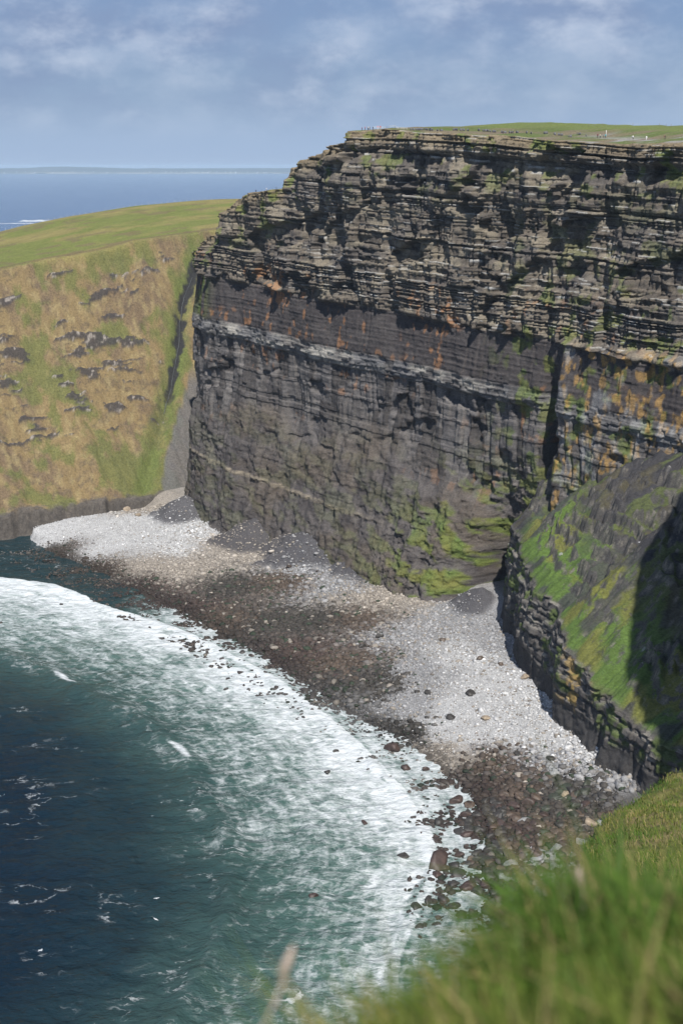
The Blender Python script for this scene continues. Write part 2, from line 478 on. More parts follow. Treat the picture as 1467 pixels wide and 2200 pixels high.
c = mixc(c, lerp(np.array((0.15, 0.15, 0.035)), np.array((0.085, 0.14, 0.03)), fbm(Ug / 5, Zs / 5, 135, 2)[..., None]), np.clip(moss, 0, 1) * 0.85)
lich = sst(0.58, 0.68, fbm(Ug / 2.5, Zs / 5, 141, 3)) * pil * 0.8
c = mixc(c, (0.36, 0.22, 0.07), lich * 0.7)
c = mixc(c, (0.26, 0.26, 0.26), sst(0.5, 0.7, fbm(Ug / 4, Zs / 9, 143, 3)) * pil * 0.5)
c = mixc(c, (0.42, 0.42, 0.40), (h01(cell, Lg, 14) > 0.90) * mA * (VV[:, None] > 0.7) * sst(60, 120, Ur) * 0.6)
# turf on top
tg = np.empty(P.shape); tg[:] = (0.085, 0.11, 0.032)
tg = mixc(tg, (0.14, 0.115, 0.075), sst(0.42, 0.6, fbm(Ug / 9, inl / 14, 151, 4)))
tg = mixc(tg, (0.22, 0.21, 0.20), sst(0.56, 0.66, fbm(Ug / 12, inl / 10, 152, 4)) * sst(u_px(1040), u_px(1250), Ug) * sst(60, 40, inl))
tg = mixc(tg, (0.11, 0.135, 0.04), sst(55, 70, inl))
c = np.where(over[..., None], mixc(c, tg, sst(0.4, 3.0, inl + 1.5 * fbs(Ug / 3, inl / 3, 153, 2))), c)
keep_lo = np.searchsorted(S, -5)
cliff = grid_obj('cliff', P, M_ROCK, flip=False, attrs={'col': c})
tag(cliff, 'tall layered dark rock cliff with grassy top above the stony beach', 'cliff', kind='structure')
CLIFF_P = P

# ------------------------------------------------------------------ the green hillside left of the cliff
HA, HN = np.array((0.84, 0.543)), np.array((-0.543, 0.84)); HO = np.array((-187.0, 690.0))
def hill_aw(x, y):
    return (x - HO[0]) * HA[0] + (y - HO[1]) * HA[1], (x - HO[0]) * HN[0] + (y - HO[1]) * HN[1]
def hill_xy(a, w):
    return HO[0] + HA[0] * a + HN[0] * w, HO[1] + HA[1] * a + HN[1] * w
GUL = None
def hill_line(w, pxs, pys):
    a = np.linspace(-220, 330, 280); x, y = hill_xy(a, w)
    p = project(np.stack([x, y, np.full(a.shape, 150.0)], -1))[:, 0]
    return a, at_y(p, np.interp(p, pxs, pys), y)[:, 2]
BRK_A, BRK_Z = hill_line(108.0, [-300, 0, 100, 200, 300, 400, 460, 600], [610, 578, 556, 540, 517, 502, 496, 480])
RDG_A, RDG_Z = hill_line(250.0, [-300, 0, 100, 200, 330, 430, 490, 700], [580, 507, 482, 462, 441, 432, 428, 424])
def hill_h(a, w, detail=True):
    brk = 108.0
    zb = np.interp(a, BRK_A, BRK_Z); zr = np.interp(a, RDG_A, RDG_Z)
    led = np.interp(a, [-150, 0, 60, 90, 120, 300], [16, 14, 13, 11, 9, 9]) + (2.0 * fbs(a / 14, a * 0, 201, 3) if detail else 0)
    z = led * sst(-1.5, 3.0, w - (2.5 * fbs(a / 8, a * 0, 202, 3) if detail else 0)) - 3 * sst(0, -4, w)
    t = np.clip((w - 3) / (brk - 3), 0, 1)
    z = z + (zb - led) * (0.80 * t + 0.20 * t ** 2)
    t = np.clip((w - brk) / (250.0 - brk), 0, 1)
    z = z + (zr - zb) * (t * (1.25 - 0.25 * t)) - 0.0012 * np.maximum(w - 250, 0) ** 2
    return np.maximum(z, -20)
aa = np.concatenate([np.arange(-150, 215, 0.85), np.arange(215, 440, 3.0)])
ww = np.concatenate([np.linspace(-5, 6, 22)[:-1], np.arange(6, 118, 0.7), np.arange(118, 330, 2.2), np.arange(330, 700, 14)])
A_, W_ = np.meshgrid(aa, ww)
H0 = hill_h(A_, W_)
def hill_hit(px, py):
    y = np.arange(640, 1250, 0.5); p = at_y(px, py, y)
    a, w = hill_aw(p[:, 0], p[:, 1]); h = hill_h(a, w, False)
    i = np.argmax(p[:, 2] < h)
    return a[i], w[i], p[i]
gul = np.array([hill_hit(*q)[:2] for q in ((425, 560), (410, 590), (396, 622), (390, 655), (385, 690), (382, 735), (375, 780), (368, 815), (357, 855), (350, 890), (338, 935), (324, 980), (315, 1020), (310, 1070))])
gd, ga = seg_dist(A_, W_, gul); gd = np.abs(gd)
slope_m = sst(4, 9, W_) * sst(116, 104, W_)
topm = sst(104, 112, W_ + 3 * fbs(A_ / 15, W_ / 15, 210, 3))
nz = fbs(A_ / 26, W_ / 26, 211, 5)
H = H0 + 3.2 * nz * slope_m + 0.7 * np.abs(fbs(A_ / 9, (W_ + 0.2 * A_) / 3.0, 214, 3)) * slope_m + 0.8 * fbs(A_ / 60, W_ / 60, 212, 3) * topm + 0.6 * fbs(A_ / 6, W_ / 5, 213, 3) * slope_m
# small outcrops: broken steps along the slope
oc = fbm(A_ / 19 + 0.03 * W_, W_ / 3.2, 220, 5, 0.5)
zone = np.exp(-((W_ - 58) / 20) ** 2) * sst(150, 90, A_) + 0.8 * np.exp(-((W_ - 76) / 5) ** 2) * sst(150, 90, A_) + 0.55 * np.exp(-((W_ - 97) / 8) ** 2)
out_m = sst(0.65, 0.68, oc + 0.03 * fbs(A_ / 1.5, W_ / 1.5, 221, 2) + 0.10 * (zone - 0.75)) * slope_m * (zone > 0.25)
H += 0.9 * out_m - 1.3 * (1 - np.abs(fbs((A_ + 3 * fbs(A_ / 20, W_ / 20, 215, 2)) / 7, W_ / 40, 216, 3))) ** 3 * slope_m
H -= 3.2 * np.exp(-(gd / 3.2) ** 2) * slope_m + 1.5 * np.exp(-(gd / 9) ** 2) * slope_m
hx, hy = hill_xy(A_, W_)
HP = np.stack([hx, hy, H], -1)
c = np.empty(HP.shape); c[:] = (0.180, 0.132, 0.066)
c = mixc(c, (0.135, 0.098, 0.06), sst(0.42, 0.66, fbm(A_ / 11, W_ / 12, 230, 6, 0.62)))
c = mixc(c, (0.09, 0.07, 0.05), sst(0.56, 0.7, fbm(A_ / 5, W_ / 2.5, 229, 4)) * 0.6)
c = mixc(c, (0.25, 0.20, 0.10), sst(0.5, 0.8, fbm(A_ / 3, W_ / 3, 231, 4)) * 0.6)
gr = sst(0.50, 0.64, fbm(A_ / 17, W_ / 15, 232, 6, 0.6) - 0.05 + 0.14 * sst(46, 8, W_) + 0.10 * sst(18, 3, gd) + 0.10 * sst(86, 100, W_) * sst(40, 90, A_))
c = mixc(c, (0.092, 0.110, 0.033), gr * 0.7)
c = mixc(c, (0.09, 0.125, 0.032), sst(9, 3, gd + 3 * fbs(A_ / 5, W_ / 5, 233, 3)) * slope_m * 0.5)
rk = np.empty(HP.shape); rk[:] = (0.045, 0.041, 0.041); rk = mixc(rk, (0.25, 0.225, 0.20), sst(0.62, 0.78, fbm(A_ / 2, W_ / 1.2, 234, 3)))
c = c * (1 - out_m[..., None] * 0.9) + rk * out_m[..., None] * 0.9
c = mixc(c, (0.028, 0.028, 0.028), sst(3.2, 1.4, gd + 4.0 * fbs(A_ / 6, W_ / 3.5, 235, 4)) * slope_m * sst(38, 55, W_) * sst(112, 98, W_))
# scree fan beside the cliff
scree = sst(0.5, 0.7, 0.4 * fbm(A_ / 8, W_ / 20, 236, 3) + 0.6 * sst(2, 14, (A_ - np.interp(W_, gul[::-1, 1], gul[::-1, 0])) - 2)) * sst(62, 50, W_) * (A_ > 60)
c = mixc(c, (0.10, 0.098, 0.10), scree * 0.85)
led_c = np.empty(HP.shape); led_c[:] = (0.05, 0.046, 0.043); led_c = mixc(led_c, (0.12, 0.105, 0.09), fbm(A_ / 3, H0 / 1.0, 237, 3))
c = c + (led_c - c) * (sst(5.5, 3.0, W_ + 1.8 * fbs(A_ / 4, W_, 238, 3)))[..., None]
gt = np.empty(HP.shape); gt[:] = (0.125, 0.14, 0.038)
gt = mixc(gt, (0.20, 0.165, 0.065), sst(0.45, 0.7, fbm(A_ / 40, W_ / 18, 240, 4)) * 0.8)
gt = gt * (0.80 + 0.4 * fbm(A_ / 7, W_ / 5, 241, 5, 0.6))[..., None]
gt = mixc(gt, (0.13, 0.10, 0.055), sst(0.64, 0.72, fbm(A_ / 16, W_ / 9, 242, 4)) * 0.7)
gt = mixc(gt, (0.11, 0.085, 0.045), np.exp(-((W_ - 113) / 2.5) ** 2) * 0.8)
c = c + (gt - c) * topm[..., None]
hill = grid_obj('hillside', HP, M_TURF, attrs={'col': c}, smooth=True)
tag(hill, 'brown and green grassy hillside with dark outcrops left of the cliff', 'hillside', kind='structure')
# the thin stream in the gully
ga_i = np.linspace(0.06, 0.66, 110); L = np.linspace(0, 1, len(gul))
sa, sw = np.interp(ga_i, L, gul[:, 0]), np.interp(ga_i, L, gul[:, 1])
sa = sa + 0.9 * fbs(ga_i * 14, ga_i * 0, 250, 2)
def hill_z(a, w):
    i = np.clip(np.searchsorted(ww, w), 1, len(ww) - 1); j = np.clip(np.searchsorted(aa, a), 1, len(aa) - 1)
    return np.maximum(np.maximum(H[i, j], H[i - 1, j]), np.maximum(H[i, j - 1], H[i - 1, j - 1]))
rib = []
for sgn in (-1, 0, 1):
    wd = 0.2 * sgn
    x, y = hill_xy(sa + wd, sw)
    rib.append(np.stack([x, y, hill_z(sa, sw) + (0.30 if sgn == 0 else 0.05)], -1))
M_STREAM = plain_mat('stream_water', (0.055, 0.06, 0.062), 0.75, 0.5, 0.25)
tag(grid_obj('stream', np.stack(rib), M_STREAM, smooth=True), 'thin stream falling down the dark gully beside the cliff', 'stream', kind='structure')

# ------------------------------------------------------------------ shore lines
def line_z(pts, z): return [tuple(at_z(a, b, z)[:2]) for a, b in pts]
WATER_PX = [(-400, 1185), (-150, 1166), (60, 1152), (110, 1185), (200, 1222), (330, 1282), (420, 1330), (500, 1372), (600, 1428), (680, 1480), (760, 1530), (860, 1585), (960, 1650), (1025, 1710), (1050, 1790), (1045, 1870), (1065, 1950), (1100, 2050), (1120, 2300)]
FRONT_PX = [(-400, 1225), (-100, 1232), (0, 1238), (120, 1256), (250, 1310), (340, 1335), (450, 1380), (600, 1462), (700, 1535), (800, 1622), (870, 1700), (930, 1800), (945, 1880), (900, 1960), (860, 2060), (830, 2300)]
OUTER_PX = [(-400, 1370), (-100, 1392), (0, 1405), (120, 1440), (240, 1500), (330, 1570), (400, 1640), (450, 1720), (500, 1850), (520, 1960), (470, 2080), (380, 2200), (330, 2300)]
FOOT_PX = [(-400, 1165), (-150, 1150), (60, 1135), (160, 1112), (270, 1096), (345, 1090), (410, 1112), (500, 1150), (600, 1172), (700, 1200), (800, 1232), (900, 1268), (1000, 1302), (1072, 1335), (1110, 1425), (1160, 1475), (1190, 1550), (1250, 1600), (1300, 1650), (1350, 1690), (1440, 1740), (1500, 1850), (1500, 2050), (1500, 2300)]
WATER = line_z(WATER_PX, 0.0); FRONT = line_z(FRONT_PX, 0.0); OUTER = line_z(OUTER_PX, 0.0); FOOT = line_z(FOOT_PX, 7.0)

# colour and stone zones of the beach, given where the photograph shows them: px, py, ground, stone tone, size, share of stones
PALE, GREY, TAN, BROWN, DARK, SHALE, RED = (0.42, 0.42, 0.42), (0.25, 0.25, 0.255), (0.27, 0.24, 0.205), (0.066, 0.049, 0.037), (0.038, 0.034, 0.029), (0.055, 0.053, 0.058), (0.052, 0.036, 0.030)
ZONES = [(120, 1150, PALE, 0.45, 0.5), (200, 1140, PALE, 0.45, 0.5), (300, 1130, PALE, 0.5, 0.5), (250, 1170, PALE, 0.5, 0.5), (340, 1160, PALE, 0.6, 0.6), (320, 1105, TAN, 1.2, 0.9), (420, 1150, PALE, 0.9, 0.9), (380, 1180, PALE, 0.8, 0.8), (470, 1180, TAN, 1.0, 0.9),
    (110, 1180, BROWN, 0.8, 0.8), (200, 1215, BROWN, 0.8, 0.9), (300, 1250, RED, 0.9, 1.0), (320, 1215, TAN, 0.9, 0.9), (400, 1225, TAN, 1.1, 0.9), (400, 1290, RED, 1.0, 1.0), (480, 1330, BROWN, 1.3, 1.0), (500, 1260, DARK, 1.4, 1.0), (560, 1200, TAN, 1.1, 0.9), (540, 1155, SHALE, 0.6, 0.3),
    (600, 1260, BROWN, 1.3, 1.0), (580, 1330, DARK, 1.4, 1.0), (650, 1230, GREY, 1.1, 0.9), (700, 1190, SHALE, 0.5, 0.3), (700, 1270, GREY, 1.2, 0.9), (680, 1340, DARK, 1.5, 1.0), (640, 1400, RED, 1.3, 1.0), (740, 1420, BROWN, 1.5, 1.0), (760, 1340, BROWN, 1.4, 1.0), (800, 1240, SHALE, 0.6, 0.35), (820, 1300, TAN, 1.1, 1.0), (900, 1300, TAN, 1.0, 0.9), (850, 1370, GREY, 1.0, 0.9), (800, 1460, DARK, 1.4, 1.0), (960, 1330, GREY, 0.9, 0.9), (1040, 1350, GREY, 0.8, 0.8), (900, 1440, GREY, 0.8, 0.8), (1000, 1420, PALE, 0.8, 0.8), (1060, 1400, GREY, 0.9, 0.9), (880, 1510, GREY, 0.8, 0.8), (860, 1560, DARK, 1.2, 0.9), (960, 1530, PALE, 0.55, 0.6), (1080, 1490, PALE, 0.65, 0.7), (1140, 1520, PALE, 0.9, 0.9), (1000, 1590, PALE, 0.6, 0.6), (1120, 1580, PALE, 0.7, 0.7), (1200, 1600, PALE, 0.9, 0.9), (960, 1620, TAN, 0.8, 0.8), (1060, 1640, BROWN, 1.3, 0.8), (1180, 1650, GREY, 1.3, 0.9), (1260, 1640, PALE, 1.1, 0.9), (1300, 1680, GREY, 1.3, 1.0), (1030, 1700, RED, 1.6, 1.0), (1120, 1700, BROWN, 1.6, 1.0), (1100, 1780, RED, 1.7, 1.0), (1200, 1720, DARK, 1.7, 1.0), (1260, 1760, DARK, 1.6, 1.0), (1180, 1800, BROWN, 1.6, 1.0), (1100, 1860, RED, 1.7, 1.0), (1200, 1880, GREY, 1.3, 1.0), (1080, 1950, BROWN, 1.4, 1.0), (1300, 1850, DARK, 1.5, 1.0)]
ZP = np.array([at_z(z[0], z[1], 3.0)[:2] for z in ZONES]); ZC = np.array([z[2] for z in ZONES]); ZS = np.array([z[3] for z in ZONES]); ZD = np.array([z[4] for z in ZONES])
def zone_mix(x, y, p=3.0):
    """inverse-distance blend of the zones (distance warped so that borders are uneven)"""
    xw = x + 7 * fbs(x / 12, y / 12, 301, 3); yw = y + 7 * fbs(x / 12, y / 12, 302, 3)
    cs = np.zeros(x.shape + (3,)); ss = np.zeros(x.shape); ds = np.zeros(x.shape); wt = np.zeros(x.shape)
    for (zx, zy), zc, zs, zd in zip(ZP, ZC, ZS, ZD):
        w = 1.0 / (((xw - zx) ** 2 + (yw - zy) ** 2) ** (p / 2 * 1.3) + 40)
        cs += w[..., None] * zc; ss += w * zs; ds += w * zd; wt += w
    return cs / wt[..., None], ss / wt, ds / wt
CONES = [(at_z(545, 1158, 8), 13, 0.58), (at_z(680, 1180, 8), 19, 0.62), (at_z(775, 1215, 8), 10, 0.55), (at_z(860, 1250, 8), 7, 0.5), (at_z(1030, 1300, 8), 9, 0.55), (at_z(395, 1105, 8), 12, 0.6)]
def beach_z(x, y):
    dw, _ = seg_dist(x, y, WATER); df, _ = seg_dist(x, y, FOOT)
    # the polylines run from far left to near right: the sea lies on their right-hand side
    inland = dw
    t = np.where(dw > 0, dw / np.maximum(dw + np.abs(df), 1e-3), 0)
    z = np.where(dw > 0, 7.0 * t ** 0.8, 0.10 * dw)
    z = np.where(df > 0, np.where(x < -112, z, 7.0) + 0.55 * np.minimum(df, 12) * sst(-125, -105, x) - 0.3 * np.minimum(df, 12) * sst(-105, -125, x), z)
    z += (0.35 * fbs(x / 6, y / 6, 311, 4) + 0.5 * fbs(x / 25, y / 25, 312, 2)) * sst(-6, 8, dw)
    k = np.zeros(x.shape)
    for (cx_, cy_, _z), h, sl in CONES:
        d = np.hypot(x - cx_ - 1.0, y - cy_ - 2.0) * (1 + 0.25 * fbs(x / 7, y / 7, 314, 2))
        cz = 7 + h - d * sl + 0.6 * fbs(x / 4, y / 4, 313, 3)
        k = np.maximum(k, sst(-0.5, 2.0, cz - z)); z = np.maximum(z, cz)
    return z, dw, k
bx_, by_ = np.meshgrid(np.arange(-215, 150, 1.1), np.arange(255, 775, 1.1))
bz, bdw, bk = beach_z(bx_, by_)
bc, bs, bd = zone_mix(bx_, by_)
bc = bc * (0.62 + 0.4 * fbm(bx_ / 2, by_ / 2, 321, 3))[..., None]
bc = mixc(bc, SHALE, bk * 0.9)
bc = mixc(bc, (0.03, 0.026, 0.022), sst(13.0, -1.0, bdw) * 0.75 * (bc.mean(-1) < 0.2))
beach = grid_obj('beach', np.stack([bx_, by_, bz], -1), M_BEACH, attrs={'col': bc})
tag(beach, 'curved shingle beach with pale and dark stony zones below the cliff', 'beach', kind='structure')

# ------------------------------------------------------------------ low buttress and the green slope above it
SPB = [at_z(*q, 7.0)[:2] for q in ((1072, 1318), (1085, 1360), (1112, 1430), (1160, 1480), (1190, 1552), (1250, 1604), (1300, 1655), (1350, 1692), (1440, 1740), (1560, 1800))]
SPB = [tuple(q + np.array((3.0, 1.0))) for q in SPB]
SPB = [(SPB[0][0] + 10, SPB[0][1] + 26)] + SPB
su, sxy, sn = polyline(SPB, 0.45, 6)
spx = project(np.concatenate([sxy, np.full((len(sxy), 1), 7.0)], 1))[:, 0]
def sp_top(base_px, px, py):
    k_ = spx.argmin(); u = np.interp(base_px, spx[k_:], su[k_:]); i = min(np.searchsorted(su, u), len(su) - 1)
    return u, float(at_y(px, py, sxy[i, 1] + 3.0)[2])
spt = [sp_top(1076, 1114, 1128), sp_top(1112, 1163, 1205), sp_top(1188, 1203, 1328), sp_top(1250, 1285, 1440), sp_top(1340, 1365, 1545), sp_top(1440, 1450, 1600)]
def sp_zt(u): return np.interp(u, [q[0] for q in spt], [q[1] for q in spt])
sbeds = layers(-4, 150, lambda s, r: min(3.2, max(0.5, r.lognormvariate(0.2, 0.5))))
S2, L2, V2 = bed_rows(sbeds, 0.6)
U2 = np.broadcast_to(su[None], (len(S2), len(su))); Z2 = np.broadcast_to(S2[:, None], U2.shape) - 0.10 * U2 * 0.5
L2g = np.broadcast_to(L2[:, None], U2.shape)
r2 = np.random.default_rng(9); n2 = len(sbeds); b2p = r2.normal(0, 0.4, n2); b2w = r2.uniform(2, 6, n2); b2t = r2.uniform(0, 1, n2)
c2 = np.floor((U2 + 1.5 * fbs(U2 / 6, Z2 / 30, 401, 2)) / b2w[L2g] + b2t[L2g] * 9); bl2 = h01(c2, L2g, 31)
up = sst(14, 19, Z2 + 3 * fbs(U2 / 12, Z2 / 50, 402, 2))
off2 = up * (b2p[L2g] * 0.9 + 1.3 * (bl2 - 0.5)) + 3.0 * fbs(U2 / 16, Z2 / 22, 403, 3) + (1 - up) * (1.6 * fbs(U2 / 7, Z2 / 9, 404, 4)) + 0.35 * fbs(U2 / 2, Z2 / 2, 405, 3)
cz2 = np.floor((U2 + 2 * fbs(U2 / 8, Z2 / 30, 406, 2)) / 7.5); off2 += 2.0 * (h01(cz2, 7) - 0.5)
off2 += (30 - Z2) * 0.10
zt2 = sp_zt(U2) + 1.5 * fbs(U2 / 6, U2 * 0, 407, 3)
ex2 = Z2 - zt2; ov2 = ex2 > 0
em2 = np.maximum((S2[-1] - 0.05 * U2) - zt2, 1)
in2 = 150 * np.clip(ex2 / em2, 0, 1) ** 1.15
kt2 = np.clip((~ov2).sum(0) - 1, 0, len(S2) - 1)
off2 = np.where(ov2, np.take_along_axis(off2, kt2[None], 0) * sst(20, 0, in2), off2)
rough2 = (4.5 * fbs(U2 / 20, in2 / 22, 411, 5, 0.55) - 2.4 * (1 - np.abs(fbs(U2 / 11, in2 / 30, 413, 4))) ** 3 + 1.4 * np.round(2.5 * fbs(U2 / 10, in2 / 7, 414, 4)) / 2.5) * sst(2, 14, in2) - 8.0 * np.exp(-((U2 - 36 - 0.25 * in2) / 8.0) ** 2) * sst(3, 22, in2) + 12.0 * np.exp(-((U2 - 22) / 11.0) ** 2) * sst(2, 22, in2) + (1.0 * fbs(U2 / 4, in2 / 4, 412, 4, 0.6) + 0.45 * np.abs(fbs(U2 / 1.3, in2 / 1.3, 415, 3))) * sst(0, 3, in2)
stp = 5.5; hh = 0.95 * np.minimum(in2, 34) + 0.70 * np.maximum(in2 - 34, 0) + rough2
hh2 = hh + 1.9 * np.sin(2 * math.pi * (hh / stp + 0.9 * fbs(U2 / 12, in2 / 12, 416, 3))) * sst(4, 12, in2) * sst(0.36, 0.56, fbm(U2 / 13, in2 / 13, 417, 3))
z2 = np.where(ov2, zt2 + hh2, Z2)
grad2 = np.gradient(z2, axis=0) / np.maximum(np.gradient(in2, axis=0), 0.05)
P2 = np.empty(U2.shape + (3,))
# inland the slope runs straight up towards the headland (not along the wall's own curve)
nin = np.array((-0.97, -0.22))
nn = sn[None] * (1 - sst(0, 12, in2))[..., None] + nin * sst(0, 12, in2)[..., None]
P2[..., 0] = sxy[None, :, 0] + sn[None, :, 0] * off2 - nn[..., 0] * in2
P2[..., 1] = sxy[None, :, 1] + sn[None, :, 1] * off2 - nn[..., 1] * in2
P2[..., 2] = z2
c = np.empty(P2.shape); c[:] = (0.085, 0.078, 0.073)
c = mixc(c, (0.24, 0.22, 0.19), up * sst(0.5, 0.9, bl2 * 0.6 + 0.4 * b2t[L2g]) * 0.8)
c = mixc(c, (0.052, 0.05, 0.05), (1 - up) * 0.8)
c = mixc(c, (0.35, 0.24, 0.08), up * sst(0.54, 0.66, fbm(U2 / 4, Z2 / 4, 421, 3)) * np.exp(-((U2 - np.interp(1235, spx[spx.argmin():], su[spx.argmin():])) / 10) ** 2) * 0.8)
c = mixc(c, (0.08, 0.11, 0.03), up * sst(0.56, 0.66, fbm(U2 / 6, Z2 / 6, 422, 3)) * 0.8)
tg = np.empty(P2.shape); tg[:] = (0.075, 0.12, 0.03)
tg = mixc(tg, (0.12, 0.125, 0.035), sst(0.42, 0.6, fbm(U2 / 12, in2 / 18, 423, 4)))
tg = mixc(tg, (0.05, 0.05, 0.05), sst(0.52, 0.60, fbm(U2 / 9, in2 / 16, 424, 5)) * 0.85)
tg = mixc(tg, (0.075, 0.075, 0.078), sst(0.50, 0.58, fbm(U2 / 8, in2 / 30, 425, 4)) * sst(45, 25, U2) * 0.9)
far_in = np.clip(sst(16, 34, in2 + 8 * fbs(U2 / 12, in2 / 12, 427, 3)) + sst(52, 34, U2 + 6 * fbs(U2 / 9, in2 / 9, 428, 2)), 0, 1)
ol = np.empty(P2.shape); ol[:] = (0.066, 0.060, 0.042); ol = mixc(ol, (0.042, 0.041, 0.044), sst(0.34, 0.50, fbm(U2 / 10, in2 / 22, 429, 5))); ol = mixc(ol, (0.085, 0.105, 0.03), sst(0.57, 0.66, fbm(U2 / 7, in2 / 9, 430, 4)) * 0.65)
tg = tg + (ol - tg) * far_in[..., None]
tg = mixc(tg, (0.3, 0.3, 0.29), (h01(np.floor(U2 / 1.2), np.floor(in2 / 1.2), 43) > 0.9985) * 0.7)
rk2 = np.empty(P2.shape); rk2[:] = (0.075, 0.07, 0.068); rk2 = mixc(rk2, (0.17, 0.155, 0.13), sst(0.5, 0.75, fbm(U2 / 2.5, z2 / 1.3, 431, 3)))
steep = sst(1.1, 1.6, grad2 + 0.5 * fbs(U2 / 3, in2 / 3, 432, 3)) * sst(3, 7, in2)
tg = tg + (rk2 - tg) * steep[..., None] * 0.9
c = np.where(ov2[..., None], mixc(c, tg, sst(0.0, 2.0, in2 + 0.8 * fbs(U2 / 2, in2, 426, 2))), c)
spur = grid_obj('buttress', P2, M_ROCK, attrs={'col': c})
tag(spur, 'low dark rock buttress with bright green grass slope beside the beach', 'buttress', kind='structure')
SPUR_P, SPUR_OV = P2, ov2

# ------------------------------------------------------------------ the headland the photographer stands on
RIM = [(-30, -70), (-9, -22), (-2.2, -3), (0.2, 3.0), (1.6, 6.5), (4.6, 20), (8.2, 38), (12.8, 60), (18.5, 80), (34, 112), (80, 140), (97, 172), (111, 210), (131, 246), (117, 282), (125, 341), (151, 395), (215, 450)]
RZ = [200, 200, 199.6, 197.6, 195.2, 187.5, 178.0, 167.0, 158.2, 146.8, 152, 172, 192, 203, 204, 205, 207, 208]
ru, rxy, rn = polyline(RIM, 0.9, 4); rn = -rn     # the bay lies to the left of this line
rseg = np.concatenate([[0], np.cumsum(np.hypot(*np.diff(np.array(RIM), axis=0).T))])
rz = np.interp(ru, rseg, RZ)
rows_w = -np.concatenate([np.linspace(215, 40, 40), np.linspace(38, 0.4, 50)])       # below the rim (metres down)
rows_i = np.concatenate([np.linspace(0, 14, 40), np.linspace(15, 220, 60)])
Rr = np.concatenate([rows_w, rows_i]); isw = np.arange(len(Rr)) < len(rows_w)
U3 = np.broadcast_to(ru[None], (len(Rr), len(ru))); R3 = np.broadcast_to(Rr[:, None], U3.shape); W3 = np.broadcast_to(isw[:, None], U3.shape)
cap = np.interp(U3, [0, rseg[8], rseg[10], rseg[12]], [199.4, 199.4, 202, 210])
small = np.clip((U3 - rseg[4]) / 30, 0.05, 1)
zin = np.minimum(rz[None] + np.interp(U3, [rseg[2], rseg[6], rseg[10]], [0.12, 0.30, 0.5]) * R3, np.maximum(cap, rz[None])) + small * (0.9 * fbs(U3 / 9, R3 / 7, 501, 4) + 0.25 * fbs(U3 / 2, R3 / 2, 502, 3)) * sst(0, 2, R3)
zz = np.where(W3, np.maximum(rz[None] + R3, -5), zin)
ofs = np.where(W3, -R3 * np.interp(U3, [rseg[8], rseg[9] + 10], [0.22, 0.03]) + small * (3.0 * fbs(U3 / 14, R3 / 12, 503, 4) * sst(0, -10, R3) + 0.8 * fbs(U3 / 3, R3 / 2, 504, 3)), -R3)
ofs = np.where(W3, ofs, ofs + small * 0.8 * fbs(U3 / 3, R3 * 0 - 0.2, 504, 3))
P3 = np.stack([rxy[None, :, 0] + rn[None, :, 0] * ofs, rxy[None, :, 1] + rn[None, :, 1] * ofs, zz], -1)
c = np.empty(P3.shape); c[:] = (0.07, 0.066, 0.064); c = mixc(c, (0.16, 0.145, 0.12), fbm(U3 / 4, R3 / 1.5, 511, 4))
c = mixc(c, (0.10, 0.12, 0.03), sst(0.5, 0.65, fbm(U3 / 8, R3 / 5, 512, 3)) * sst(-60, -3, R3))
tg = np.empty(P3.shape); tg[:] = (0.115, 0.125, 0.03); tg = mixc(tg, (0.22, 0.17, 0.075), sst(0.48, 0.66, fbm(U3 / 5, R3 / 3, 513, 4)))
c = np.where(W3[..., None], mixc(c, tg, sst(-2.2, -0.6, R3 + 0.8 * fbs(U3 / 2, R3, 514, 2))), tg)
head = grid_obj('headland', P3, M_TURF, attrs={'col': c}, smooth=True)
tag(head, 'grass covered headland slope dropping away beside the camera', 'headland', kind='structure')
# the bank of turf right in front of the camera
def bank_z(x, y):
    yb = np.clip(1.95 + 2.0 * x, 0.6, 3.3)
    f = y - yb
    z = 200.30 - 0.40 * (np.maximum(y, 1.2) - 1.75) - 1.15 * np.log1p(np.exp(np.clip(f * 4.0, -30, 30))) / 4.0
    l = -(x + 0.55)
    z -= 1.6 * np.log1p(np.exp(np.clip(l * 6.0, -30, 30))) / 6.0
    return z + 0.05 * fbs(x / 0.5, y / 0.5, 521, 3)
gx, gy = np.meshgrid(np.arange(-2.5, 5.0, 0.06), np.arange(-3.0, 6.0, 0.06))
gz = bank_z(gx, gy)
tg = np.empty(gx.shape + (3,)); tg[:] = (0.07, 0.085, 0.022); tg = mixc(tg, (0.12, 0.10, 0.05), fbm(gx / 0.4, gy / 0.4, 522, 3))
bank = grid_obj('grass_bank', np.stack([gx, gy, gz], -1), M_TURF, attrs={'col': tg}, smooth=True)
tag(bank, 'turf bank at the cliff edge in front of the camera', 'bank', kind='structure')

